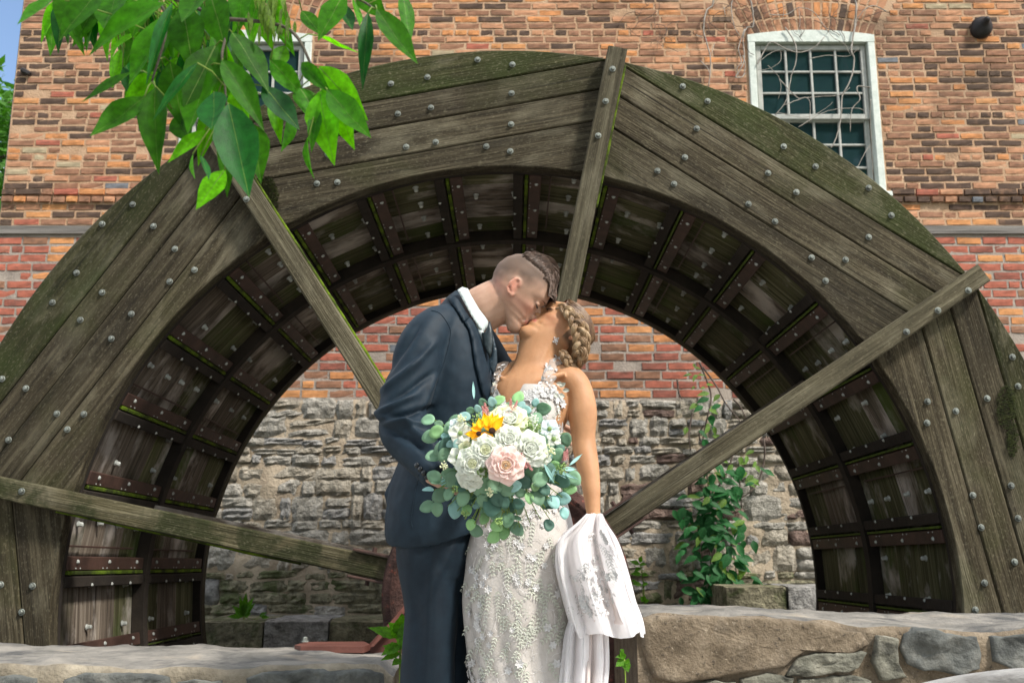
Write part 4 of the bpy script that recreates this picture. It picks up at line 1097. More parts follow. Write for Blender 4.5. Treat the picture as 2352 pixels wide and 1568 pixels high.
# shoulders: trapezius and clavicle
V, F = lim([(1238, 838, 2.975, 30, .04), (1276, 858, 2.95, 34, .045), (1312, 876, 2.93, 36, .045), (1330, 905, 2.92, 34, .043), (1338, 950, 2.91, 34, .042), (1340, 1000, 2.905, 28, .036), (1342, 1025, 2.90, 28, .034), (1350, 1070, 2.88, 26, .033), (1358, 1120, 2.86, 21, .027), (1363, 1180, 2.84, 16, .020), (1366, 1200, 2.835, 16, .018)], 22); m.add(V, F)
V, F = lim([(1222, 838, 2.99, 30, .04), (1185, 862, 3.0, 34, .04), (1150, 885, 3.01, 34, .042), (1130, 930, 3.0, 32, .04), (1110, 1000, 2.93, 28, .036), (1110, 1060, 2.82, 24, .03), (1125, 1100, 2.70, 20, .022)], 20); m.add(V, F)
hand(m, P(1362, 1196, 2.85), (-.15, .05, -1), (-.6, -.8, 0), .78, .8)
hand(m, P(1125, 1100, 2.70), (.5, -.6, -.1), (0.2, -.4, .8), .9, .8)
# collar bones, bust
for pts in ([(1214, 888, 2.875, 7, .010), (1240, 879, 2.870, 8, .010), (1268, 866, 2.875, 7, .010), (1296, 858, 2.885, 7, .010)], [(1188, 888, 2.885, 7, .010), (1170, 880, 2.895, 8, .010), (1150, 868, 2.915, 7, .010)], [(1262, 782, 2.935, 10, .011), (1244, 824, 2.921, 10, .011), (1216, 884, 2.890, 8, .010)], [(1206, 800, 2.943, 9, .010), (1199, 840, 2.928, 9, .010), (1196, 882, 2.902, 8, .010)]):
    V, F = lim(pts, 10); m.add(V, F)
for X, yy in ((1246, 2.862), (1140, 2.885)):
    V, F = ball(P(X, 968, yy+.03), (.056, .052, .058), 12); m.add(V, F)
V, F = remesh(m.V, m.F, .0036, 6)
BSV, BSF = V, F
o = mk('body', local(V, BO), F, M_skinf, bride)
Mi = MBr.inverted(); st = []; lp = []; bl = []
for v in V:
    q = (Mi @ v)/HB; z = q.z+EARZ; x = q.x; inh = q.length < .17
    line = .162 if x > .06 else lerp(.115, .162, max(0, min(1, (x-.0)/.06)))
    if x < 0: line = .06
    isear = abs(q.y) > .068 and abs(x+.032) < .0205 and abs(z-.097) < .032
    st.append(max(0, min(1, (z-line)/.012))*.9 if inh and not isear else 0)
    lp.append(exp(-((z-.051)/.0065)**2)*(.85 if x > .080 and abs(q.y) < .024 and inh else 0))
    bl.append(min(1, (.5 if isear else 0)+.4*exp(-((z-.08)/.02)**2-((abs(q.y)-.045)/.02)**2)) if inh else 0)
setattr_(o, 'stubble', st); setattr_(o, 'lips', lp); setattr_(o, 'blush', bl)
BS = Surf(V, F); face_bits(MBr, HB, bride, True)
# hair: swept back, thick braid curling behind the head
m = MB(); r = random.Random(9)
def hb(x, y, z): return MBr @ (Vector((x, y, z-EARZ))*HB)
V1 = []; F1 = []; nu, nv = 18, 26      # cap
for i in range(nu+1):
    for j in range(nv+1):
        t = lerp(-.05, 1.0, i/nu); a = lerp(-2.2, 2.2, j/nv)
        # from the hairline over the crown to the nape
        x = lerp(.056, -.080, t); hwd = .078*sqrt(max(.04, 1-((x+.01)/.112)**2)); z0 = .196 - 3.4*(x+.0)**2 - (.0 if x > 0 else 1.6*x*x)
        y = hwd*sin(a*.62)/sin(1.364)*1.0; dz = (abs(a)/2.2)**2.2*(.062 if x > 0.02 else .072)
        V1.append(hb(x, y, z0-dz+.004*noise.noise(Vector((x*40, y*40, 3)))))
for i in range(nu):
    for j in range(nv): a = i*(nv+1)+j; F1.append([a, a+1, a+nv+2, a+nv+1])
m.add(V1, F1)
# strands sweeping from the hairline back
for i in range(900):
    a = r.uniform(-2.2, 2.2); t0 = r.uniform(-.05, .5); pts = []
    for k in range(6):
        t = min(1, t0+.11*k); x = lerp(.056, -.080, t); hwd = .080*sqrt(max(.04, 1-((x+.01)/.112)**2)); z0 = .198 - 3.4*x*x - (0 if x > 0 else 1.6*x*x)
        aa = a*(1+.05*k); y = hwd*sin(max(-2.2, min(2.2, aa))*.62)/.978; dz = (min(2.2, abs(aa))/2.2)**2.2*(.062 if x > .02 else .072)
        pts.append(hb(x, y, z0-dz+r.uniform(0, .003)))
    m.tube(pts, [.0004, .0014, .0017, .0017, .0015, .0006], 4)
mk('hair', local(m.V, bride), m.F, M_hairfd, bride)
def braid(path, yd, R, turns, nm='braid', thick=.5):
    rows = catmull([list(map(float, p)) for p in path], 16); m = MB(); n = len(rows)
    C = [P(a, b, c) for a, b, c, d in rows]; W = [d*yd/FPX for a, b, c, d in rows]
    for s in range(3):
        nstr = 11; centre = []; rad = []
        for i in range(n):
            t = (C[min(n-1, i+1)]-C[max(0, i-1)]).normalized(); side = t.cross(Vector((0, 1, 0))).normalized(); ph = 2*pi*(turns*i/n + s/3)
            centre.append(C[i] + side*W[i]*.58*sin(ph) + Vector((0, -1, 0))*W[i]*.34*sin(2*ph)); rad.append(W[i]*thick*.82)
        V, F = tube(centre, [q*.8 for q in rad], 10); m.add(V, F)
        for q in range(26):
            a0 = r.uniform(0, 2*pi); pts = []
            for i in range(0, n):
                t = (centre[min(n-1, i+1)]-centre[max(0, i-1)]).normalized(); u = t.orthogonal(); u = (Vector((0, -1, 0))-t*t.dot(Vector((0, -1, 0)))).normalized(); w_ = t.cross(u)
                aa = a0 + .5*sin(i*.35+q); pts.append(centre[i] + (u*cos(aa)+w_*sin(aa))*rad[i]*(.86+.12*sin(i*.5+q*2)))
            m.tube(pts, .0016, 4)
    return mk(nm, local(m.V, bride), m.F, M_hairf, bride)
braid([(1284, 703, 2.95, 11), (1304, 716, 2.92, 15), (1322, 742, 2.90, 18), (1332, 776, 2.895, 19), (1331, 810, 2.90, 18), (1318, 838, 2.93, 12)], 2.9, 1, 2.8)
braid([(1300, 712, 2.965, 10), (1326, 728, 2.95, 14), (1340, 758, 2.945, 14), (1344, 792, 2.945, 14), (1338, 822, 2.955, 13), (1326, 842, 2.97, 9)], 2.9, 1, 2.4)
braid([(1292, 806, 2.915, 9), (1298, 820, 2.90, 12), (1308, 834, 2.905, 12), (1324, 838, 2.93, 10)], 2.9, 1, 1.2)
m = MB()
V, F = ball(P(1318, 775, 2.985)-BO, (.04, .04, .06), 12); m.add(V, F)
mk('bun', m.V, m.F, M_hairfd, bride)
# earring: cluster of small stones
M_gem = mat('earring_crystal', [(.3, (.7, .7, .7)), (.7, (.9, .9, .9))], rough=.08, bump=0, spec=1, metal=.4)
er = MB(); c, _ = BS.at(1277, 782, .006)
for k in range(9):
    a = 2*pi*k/9; rr = .0075 if k else 0; rr = .0045+.004*(k % 2); p = c+Vector((rr*cos(a), -.001, rr*1.2*sin(a)))-BO; V, F = ball(p, (.0024, .0016, .0032), 4); er.add(V, F)
V, F = ball(c-BO, (.003, .003, .003), 4); er.add(V, F); er.obj('earring', M_gem, bride)
m = MB()
for pts in ([(1219, 890), (1224, 886), (1230, 890), (1236, 888)], [(1223, 893), (1227, 884), (1229, 893)], [(1218, 894), (1228, 895), (1238, 893)]): m.tube(onsurf(pts, BS, .0003, 2), .0006, 4)
mk('tattoo', local(m.V, bride), m.F, M_lash, bride)
# dress
M_dress = mat('dress_satin', [(.3, (.46, .42, .385)), (.7, (.60, .56, .52))], scale=8, rough=.42, bump=.2, bscale=120, sheen=.4, spec=.5,
              patches=[((.60, .56, .53), 26, (1, 1, .5), .52, .6, .45)])
M_lace = mat('lace', [(.3, (.58, .565, .555)), (.7, (.78, .77, .76))], scale=60, rough=.45, bump=.4, bscale=300, spec=.5)
M_lace2 = mat('lace_leaf', [(.3, (.48, .50, .42)), (.7, (.66, .67, .58))], scale=60, rough=.45, bump=.4, bscale=300, spec=.6)
M_tulle = mat('tulle', [(.3, (.74, .73, .735)), (.7, (.84, .83, .835))], scale=10, rough=.55, bump=.25, bscale=260, transl=.35, alpha=.9, spec=.4)
M_blush = mat('blush_lining', [(.3, (.68, .61, .58)), (.7, (.77, .70, .67))], scale=8, rough=.5, bump=.15, bscale=120, transl=.2)
def dress_surface():
    # rows: (Xc, Y, ydepth, half px, half depth m)
    rows = [(1205, 905, 2.94, 88, .104), (1207, 940, 2.94, 90, .112), (1210, 975, 2.94, 86, .116), (1210, 1020, 2.945, 80, .108), (1208, 1075, 2.95, 78, .098), (1206, 1130, 2.95, 90, .105), (1203, 1190, 2.95, 108, .118), (1200, 1250, 2.95, 122, .13), (1196, 1310, 2.95, 124, .135), (1193, 1370, 2.95, 126, .137), (1196, 1440, 2.95, 124, .135), (1204, 1510, 2.95, 122, .13), (1216, 1580, 2.95, 124, .135), (1225, 1680, 2.95, 140, .17), (1230, 1850, 2.95, 210, .27), (1235, 2090, 2.95, 330, .42)]
    rows = catmull([list(map(float, q)) for q in rows], 8); V = []; F = []; NT = 120
    for i, (X, Y, y, hwp, hd) in enumerate(rows):
        c = P(X, Y, y); hwm = hwp*y/FPX
        for k in range(NT):
            a = 2*pi*k/NT; sx, sy = cos(a), -sin(a)
            low = max(0, min(1, (Y-1230)/300)); fold = 1 + low*.035*sin(a*9+.6*sin(Y/150.)) + low*.02*sin(a*17+Y/90.)
            p = c + Vector((hwm*sx*fold, hd*sy*fold, 0))
            if i == 0 and sy < 0: pass
            if Y < 990:
                # sweetheart neckline: bust shaping, centre dips
                fx = sx; bump_ = .014*(exp(-((fx-.45)/.3)**2)+exp(-((fx+.45)/.3)**2))*exp(-((Y-962)/30)**2)*(1 if sy < 0 else 0); p.y -= bump_
                if sy < 0: p.z -= .078*max(0, 1-abs(fx+.40)/.36)*max(0, (975-Y)/70); p.z += .012*max(0, (975-Y)/70)
                else: p.z -= .10*max(0, (975-Y)/70)*sy
            V.append(p)
    n = len(rows)
    for i in range(n-1):
        for k in range(NT): F.append([i*NT+k, (i+1)*NT+k, (i+1)*NT+(k+1) % NT, i*NT+(k+1) % NT])
    return V, F
DV, DF = dress_surface()
DV = [v + Vector((0, -.004, 0)) for v in DV]
dr = mk('dress', local(DV, BO), DF, M_dress, bride)
DS = Surf(DV, DF)
def petal(m, c, d, n, L, Wd, cup=.25, mi=0, seg=4, tip=.35):
    """small cupped leaf or petal: centre base c, direction d, facing n"""
    d = Vector(d).normalized(); n = Vector(n); n = (n-d*n.dot(d)).normalized(); s = d.cross(n); V = []; F = []
    prof = [(0, .12), (.25, .8), (.55, 1.0), (.82, .62), (1, .04)]
    for t, w_ in prof:
        for q in (-1, 0, 1):
            V.append(c + d*L*t + s*q*Wd*.5*w_ + n*(cup*Wd*(abs(q)*.5 + .25*sin(t*pi)) ))
    for i in range(4):
        for q in range(2): a = i*3+q; F.append([a, a+1, a+4, a+3])
    m.add(V, F, mi)
def lace_flower(m, surf, X, Y, s, r, off=.002):
    p, n = surf.hit(X, Y)
    if p is None: return
    if n.y > 0: n = -n
    p = p+n*off; u = n.orthogonal().normalized(); v = n.cross(u); a0 = r.uniform(0, 6)
    for ring_, (k, L) in enumerate(((6, s), (5, s*.6))):
        for i in range(k):
            a = a0+2*pi*i/k+ring_*.5; d = u*cos(a)+v*sin(a); petal(m, p+n*.001*ring_, d+n*.2, n, L, L*.62, .35)
def lace_sprig(m, surf, X, Y, ang, n_, s, r, off=.003, mi=1):
    x, y = X, Y; sc = s
    for i in range(n_):
        p, n = surf.hit(x, y)
        if p is not None:
            if n.y > 0: n = -n
            t = P(x+cos(ang)*5, y+sin(ang)*5, p.y)-P(x, y, p.y); t = t.normalized(); sd_ = n.cross(t)
            for q in (-1, 1): petal(m, p+n*off, t*.8+sd_*q*.8, n, sc*r.uniform(.8, 1.1), sc*.42, .35, mi)
        x += cos(ang)*s*FPX/2.9*.85; y += sin(ang)*s*FPX/2.9*.85; ang += r.uniform(-.35, .35); sc *= .96
r = random.Random(21)
for part_, (xa, xb, ya, yb, nf, ns) in {'bodice': (1125, 1292, 905, 1120, 46, 40), 'skirt_top': (1080, 1325, 1120, 1330, 54, 40), 'skirt': (1072, 1325, 1330, 1580, 26, 62)}.items():
    m = MB()
    for i in range(nf): lace_flower(m, DS, r.uniform(xa, xb), r.uniform(ya, yb), r.uniform(.009, .014), r)
    for i in range(ns): lace_sprig(m, DS, r.uniform(xa, xb), r.uniform(ya, yb-30), r.uniform(.9, 2.2), r.randrange(3, 8), r.uniform(.010, .014), r)
    if part_ == 'skirt':
        for x0 in (1120, 1168, 1215, 1238, 1262, 1290): lace_sprig(m, DS, x0, 1340+r.uniform(-60, 20), 1.57, 15, .013, r)
        for i in range(22): lace_flower(m, DS, 1075+r.uniform(0, 30), r.uniform(1300, 1580), .012, r)
    m.V = local(m.V, BO); tag(m.obj('lace_applique', [M_lace, M_lace2], bride), kind='stuff')
# thin embroidery thread over the skirt
m = MB()
for i in range(150):
    X = r.uniform(1085, 1315); Y = r.uniform(1130, 1560); a = r.uniform(0, 6); pts = []
    for k in range(7):
        p, n = DS.hit(X, Y)
        if p is None: break
        pts.append(p+(n if n.y < 0 else -n)*.0045 - BO); X += 5*cos(a); Y += 5*sin(a)+2; a += r.uniform(-.8, .8)
    if len(pts) > 3: m.tube(pts, .0005, 3)
tag(m.obj('embroidery', M_lace, bride), kind='stuff')
# straps
M_net = mat('strap_net', [(.3, (.55, .42, .34)), (.7, (.66, .54, .46))], scale=80, rough=.6, bump=.3, bscale=300, alpha=.75)
CSB = Surf([*BSV, *DV], BSF + [[i+len(BSV) for i in f] for f in DF])
for out in (z1((1735, 1245), (1810, 1215), (1885, 1262), (1870, 1285), (1800, 1300), (1795, 1400), (1765, 1480), (1760, 1568), (1700, 1600), (1615, 1590), (1640, 1500), (1660, 1400), (1685, 1320), (1720, 1290)),
            z1((1215, 1290), (1290, 1262), (1345, 1262), (1330, 1300), (1270, 1370), (1240, 1450), (1225, 1520), (1190, 1568), (1150, 1600), (1130, 1560), (1180, 1450), (1200, 1360))):
    V, F = patch(out, CSB, .002, .003, 8); mk('strap', local(V, BO), F, M_net, bride)
    m = MB(); S2 = Surf(V, F); xs = [p[0] for p in out]; ys = [p[1] for p in out]
    for i in range(70):
        X = r.uniform(min(xs), max(xs)); Y = r.uniform(min(ys), max(ys)); p, n = S2.hit(X, Y)
        if p is None: continue
        if n.y > 0: n = -n
        a = r.uniform(0, 6); d = Vector((cos(a), 0, sin(a))); petal(m, p+n*.001, d+n*.35, n, r.uniform(.010, .017), .008, .4, 0)
    m.V = local(m.V, BO); tag(m.obj('strap_lace', [M_lace, M_lace2], bride), kind='stuff')
m = MB()
for X, Y, a in ((1278, 880, .3), (1285, 888, -.5), (1272, 902, .9), (1292, 896, .1), (1283, 905, .5), (1140, 880, 2.6)):
    p, n = CSB.at(X, Y, .004); petal(m, p, Vector((cos(a), -.4, -sin(a))), (0, -1, 0), .022, .013, .3, 1)
m.V = local(m.V, BO); tag(m.obj('lace_leaf', [M_lace, M_lace2], bride), kind='stuff')
m = MB()
for X, Y in ((1203, 914), (1210, 906), (1220, 901), (1231, 898), (1242, 896), (1254, 896), (1266, 899), (1276, 905), (1284, 914), (1290, 928), (1215, 914), (1230, 910), (1246, 908), (1262, 910), (1275, 920), (1196, 922), (1188, 930), (1136, 896), (1142, 906), (1148, 916), (1155, 926), (1164, 934), (1176, 934)): lace_flower(m, CSB, X, Y, r.uniform(.010, .015), r, .003)
for X, Y in ((1225, 905), (1240, 900), (1258, 902), (1272, 908)): lace_sprig(m, CSB, X, Y, r.uniform(1.2, 2), 5, .012, r, .004, 0)
m.V = local(m.V, BO); tag(m.obj('lace_edging', [M_lace, M_lace2], bride), kind='stuff')
# train, bunched up in her hand
def drape(nm, rows, y0, mt, nf, amp, seedv, close=True, hemcurl=.0):
    R = catmull([list(map(float, q)) for q in rows], 7); V = []; F = []; NT = 96; n = len(R)
    for i, (Y, xa, xb, yy) in enumerate(R):
        k_ = i/(n-1); mid = (xa+xb)/2; hwp = (xb-xa)/2
        for k in range(NT):
            a = 2*pi*k/NT; am = amp*(.35+.65*k_)
            f = 1+ (.07*sin(a*nf+seedv+2.0*k_) + .05*sin(a*(nf*2+1)+seedv*2-3*k_) + .02*sin(a*31+4*k_))*(.6+.4*k_)
            p = P(mid + hwp*cos(a)*f, Y + (7*sin(a*5+seedv)*k_), yy); p.y += -sin(a)*(.035+.045*k_)*(1+.5*sin(a*nf+seedv)) + .006*sin(a*23+seedv+5*k_) + am*.3*sin(a*nf*1.5+seedv)
            V.append(p)
    for i in range(n-1):
        for k in range(NT): F.append([i*NT+k, (i+1)*NT+k, (i+1)*NT+(k+1) % NT, i*NT+(k+1) % NT])
    if close: F.append(list(range(NT)))
    o = mk(nm, local(V, BO), F, mt, bride); return V, F
TV, TF = drape('train', [(1180, 1346, 1384, 2.83), (1200, 1326, 1392, 2.82), (1240, 1284, 1414, 2.81), (1300, 1280, 1434, 2.80), (1360, 1294, 1452, 2.80), (1420, 1310, 1472, 2.80), (1456, 1322, 1478, 2.80)], 2.8, M_tulle, 7, .02, 1.3)
drape('train_lining', [(1190, 1348, 1384, 2.835), (1250, 1300, 1405, 2.83), (1330, 1300, 1428, 2.83), (1400, 1318, 1445, 2.83), (1422, 1325, 1450, 2.83)], 2.8, M_blush, 6, .01, 2.1)
drape('train_fall', [(1400, 1318, 1395, 2.84), (1450, 1300, 1394, 2.83), (1520, 1292, 1396, 2.83), (1600, 1284, 1392, 2.83), (1750, 1270, 1400, 2.85), (2090, 1250, 1440, 2.9)], 2.8, M_tulle, 8, .02, .4)
drape('train_lining', [(1410, 1335, 1385, 2.85), (1500, 1325, 1384, 2.85), (1600, 1320, 1380, 2.85), (2080, 1300, 1400, 2.9)], 2.8, M_blush, 6, .01, 3.3)
TS = Surf(TV, TF); m = MB()
for i in range(34): 
    a = r.uniform(0, 6.28); q = sqrt(r.random()); lace_flower(m, TS, 1365+45*q*cos(a)+10, 1345+68*q*sin(a), r.uniform(.009, .013), r, .004)
for i in range(20): lace_sprig(m, TS, r.uniform(1310, 1420), r.uniform(1270, 1400), r.uniform(.4, 2), r.randrange(3, 7), .012, r, .004, 0)
for i in range(10): t = i/9; lace_flower(m, TS, 1385+36*t, 1222+70*t, .009, r, .004); lace_sprig(m, TS, 1350+70*t, 1215+75*t, 1.2, 4, .010, r, .004, 0)
m.V = local(m.V, BO); tag(m.obj('lace_applique', [M_lace, M_lace2], bride), kind='stuff')
# ---------------------------------------------------------------- bouquet
zq = lambda x, y: (846.7+x*.288, 846.7+y*.288)
yQ = 2.50
bq = empty('bouquet', P(1155, 1060, yQ+.08), 'round bouquet of white and blush roses, a sunflower and eucalyptus leaves', 'bouquet')
QO = bq.location
def pm(n, a, b, **k): return mat(n, [(.3, a), (.7, b)], scale=40, rough=.55, bump=.12, bscale=80, spec=.35, transl=.3, **k)
P_white = pm('petal_white', (.66, .68, .62), (.82, .84, .78)); P_cream = pm('petal_cream', (.68, .70, .50), (.82, .83, .66)); P_ice = pm('petal_pale_blue', (.70, .77, .78), (.80, .85, .86))
P_pink = pm('petal_blush', (.80, .64, .60), (.86, .76, .71)); P_peach = pm('petal_peach', (.78, .58, .36), (.84, .68, .48)); P_yel = pm('petal_yellow', (.92, .52, .004), (.97, .72, .02))
P_sc = mat('seed_head', [(.3, (.03, .012, .006)), (.7, (.12, .045, .02))], scale=120, rough=.9, bump=1)
P_ast = pm('astilbe_pink', (.55, .28, .27), (.72, .45, .42)); P_lime = leafmat('berry_green', (.36, .50, .20), .3, .5, .2, .3, .8)
def eu(n, c): return mat(n, [(.3, tuple(min(1,x*1.25) for x in c)), (.7, tuple(min(1,x*1.75) for x in c))], scale=14, rough=.55, bump=.10, bscale=60, transl=.22, spec=.35, randval=.22)
E_g = eu('eucalyptus_green', (.135, .235, .15)); E_b = eu('eucalyptus_blue', (.21, .35, .33)); E_d = eu('eucalyptus_dark', (.055, .12, .09)); E_y = eu('eucalyptus_light', (.19, .33, .15)); M_stem = leafmat('green_stem', (.22, .32, .06), .1, .5, .1)
def dome(X, Y, k=0):
    """depth of the bouquet front at a photo position"""
    d2 = ((X-1155)/180)**2+((Y-1065)/165)**2
    return yQ + .10*min(1.6, d2) + k
rq = random.Random(12)
def pet_round(c, d, n, L, Wd, cup, curl, seg=6, wav=.0, notch=0):
    """broad petal surface: c base, d out, n facing; returns verts, faces (two-sided thin shell)"""
    d = Vector(d).normalized(); n = Vector(n); n = (n-d*n.dot(d)).normalized(); s = d.cross(n); V = []; F = []; ph = rq.uniform(0, 6)
    for i in range(seg+1):
        t = i/seg; w_ = ((.3+.7*sin(t/.55*pi/2)) if t < .55 else (1-((t-.55)/.47)**3)**.5) if not notch else sin(min(1, t*.98+.02)*pi)**.8
        w_ = max(w_, .05)
        for j in range(5):
            q = j/2-1; V.append(c + d*L*(t - (.10*q*q*t)) + s*q*Wd*.5*w_ + n*(cup*Wd*(q*q*.5)*(w_) + curl*L*t*t + wav*L*sin(q*3+t*5+ph)))
    for i in range(seg):
        for j in range(4): a = i*5+j; F.append([a, a+1, a+6, a+5])
    return V, F
def shell(nm, V, F, m, par, th=.0007):
    o = mk(nm, V, F, m, par); s = o.modifiers.new('t', 'SOLIDIFY'); s.thickness = th; s.offset = 0; return o
def rose(X, Y, Rpx, ms, tilt=(0, 0), k=0, inner=None, loose=0):
    c = P(X, Y, dome(X, Y)-.02+k) - QO; R = Rpx*2.45/FPX; a = Vector((tilt[0], -1, tilt[1])).normalized()
    root = bpy.data.objects.new('rose', None); COL.objects.link(root); root.parent = bq; root.location = c
    u = a.orthogonal().normalized(); v = a.cross(u)
    # spiral heart
    V = []; F = []; N = 90
    for i in range(N+1):
        t = i/N; an = t*2*pi*3.2; rr = R*(.03+.33*t); h = R*(.42-.10*t)
        for hh in (0, 1): V.append(u*rr*cos(an)*(1-.12*(1-hh)) + v*rr*sin(an)*(1-.12*(1-hh)) + a*(h*hh + R*.10*(hh*.3*sin(an*3)) ))
    for i in range(N): F.append([2*i, 2*i+2, 2*i+3, 2*i+1])
    shell('heart', V, F, inner or ms[0], root, .0012)
    a0 = rq.uniform(0, 6)
    lay = [(4, .30, .36, .50, 2.6), (5, .42, .34, .62, 1.9), (5, .56, .30, .74, 1.25), (6, .72, .22, .84, .75), (7, .90, .10, .92, .34)]
    for li, (n, rr, h, wd, up) in enumerate(lay):
        for i in range(n):
            an = a0+2*pi*(i+li*.45)/n + rq.uniform(-.1, .1); out = u*cos(an)+v*sin(an)
            base = out*R*rr*.38 - a*R*.12 + a*R*.1*(4-li)*.3
            d = (out*(1) + a*up*(1-loose*.4)).normalized(); L = R*(rr*.62+.30)/(.75+.25*up)*1.02
            V, F = pet_round(base, d, (a-out*up*1.0).normalized(), L, R*wd*1.38, .50, -.06-.16*(li > 2)-.1*(li > 3), wav=.015+.03*loose)
            shell('petal', V, F, ms[min(len(ms)-1, li)], root, .0012)
    return root
rose(1162, 1068, 34, [P_peach, P_pink, P_pink, P_pink], (.05, -.05), -.02, P_peach)
rose(1116, 1034, 29, [P_cream, P_cream, P_white, P_white], (-.1, .1), -.012, P_cream)
rose(1169, 1009, 27, [P_white], (.05, .15), -.01); rose(1217, 1031, 33, [P_white], (.25, .0), -.012)
rose(1086, 1064, 31, [P_cream, P_white, P_white, P_white], (-.1, -.1), -.016, P_cream, 1); rose(1168, 966, 38, [P_white, P_white, P_white, P_cream], (.0, .6), .0)
rose(1078, 1096, 24, [P_white], (-.2, -.5), -.005, None, 1); rose(1205, 985, 26, [P_cream, P_white], (.2, .4), .01)
# loose white blossoms
def blossom(X, Y, Rpx, mt, n=5, a0=0, k=0, tilt=(0, .1)):
    c = P(X, Y, dome(X, Y)-.012+k)-QO; R = Rpx*2.45/FPX; a = Vector((tilt[0], -1, tilt[1])).normalized(); u = a.orthogonal().normalized(); v = a.cross(u)
    root = bpy.data.objects.new('blossom', None); COL.objects.link(root); root.parent = bq; root.location = c
    for i in range(n):
        an = a0+2*pi*i/n; out = u*cos(an)+v*sin(an); V, F = pet_round(Vector(), out+a*.25, a, R, R*.95, .3, -.15, wav=.03); shell('petal', V, F, mt, root)
    V, F = ball((0, -.004, 0), (.006, .005, .006), 6); mk('centre', V, F, P_lime, root)
for q in ((1057, 995, 30, P_white, 5, .3), (1050, 978, 22, P_ice, 5, 1), (1262, 985, 26, P_ice, 5, .8), (1272, 1008, 20, P_white, 4, .2), (1052, 1050, 26, P_white, 5, 2), (1087, 1110, 22, P_white, 4, .5), (1246, 1052, 22, P_white, 5, .9), (1070, 1030, 20, P_cream, 5, 1.3), (1225, 1058, 20, P_ice, 4, 0)): blossom(*q)
# sunflower: ragged cluster of yellow petals round two brown centres
sf = bpy.data.objects.new('sunflower', None); COL.objects.link(sf); sf.parent = bq; sf.location = P(1114, 985, dome(1114, 985)-.035)-QO
def sfp(x, y): X, Y = zq(x, y); return P(X, Y, dome(1114, 985)-.035)-QO-sf.location
for bx, by, tx, ty, w_ in ((955, 500, 915, 360, 70), (960, 500, 985, 355, 70), (975, 500, 1030, 362, 76), (985, 505, 1078, 392, 66), (990, 510, 1085, 440, 50), (890, 520, 835, 430, 60), (885, 525, 770, 520, 56), (890, 535, 822, 560, 56), (900, 540, 870, 590, 44), (945, 545, 960, 592, 60), (925, 500, 930, 590, 95), (905, 480, 880, 400, 66), (890, 500, 815, 470, 50), (960, 520, 990, 560, 46), (940, 470, 950, 380, 80)):
    a, b = sfp(bx, by), sfp(tx, ty); d = b-a; n = Vector((rq.uniform(-.4, .4), -1, rq.uniform(-.2, .5)))
    V, F = pet_round(a+Vector((0, rq.uniform(-.012, .004), 0)), d, n, d.length*1.08, w_*.288*2.45/FPX*1.05, .45, rq.uniform(-.2, .12), notch=1, wav=.02); shell('petal', V, F, P_yel, sf, .0009)
for x, y, rr in ((985, 500, .0085), (880, 522, .0065)):
    V, F = ball(sfp(x, y)+Vector((0, -.014, 0)), (rr, .005, rr), 8); mk('centre', V, F, P_sc, sf)
# eucalyptus
def bleaf(cx, cy, rp, mt, ang=None, el=1.12, k=0, tiltn=None, nm='leaf'):
    X, Y = zq(cx, cy); R = rp*.288*2.45/FPX
    if ang is None: ang = atan2(Y-1065, X-1155)+rq.uniform(-.7, .7)
    n = Vector((rq.uniform(-.45, .45), -1, rq.uniform(-.3, .5))) if tiltn is None else Vector(tiltn); n.normalize()
    d = Vector((cos(ang), 0, -sin(ang))); d = (d-n*d.dot(n)).normalized(); c = P(X, Y, dome(X, Y)+k-.01)-QO
    V = []; F = []; s = d.cross(n); L = R*el; N = 18; cp = rq.uniform(.05, .3); bend = rq.uniform(-.15, .2)
    V.append(c-d*L*.0+n*(-cp*R*.1))
    rings = ((.5, 1), (1, 1))
    for q, _ in rings:
        for i in range(N):
            a = 2*pi*i/N; x = cos(a)*L*(1+.10*max(0, cos(a))**6); y = sin(a)*R*.93*(1-.10*cos(a)); V.append(c + d*x*q + s*y*q + n*(cp*R*(sin(a)**2)*q*q + bend*R*cos(a)*q*q*.6))
    for i in range(N): F.append([0, 1+i, 1+(i+1) % N]); F.append([1+i, 1+N+i, 1+N+(i+1) % N, 1+(i+1) % N])
    o = shell(nm, V, F, mt, bq, .0006)
    return c-d*L
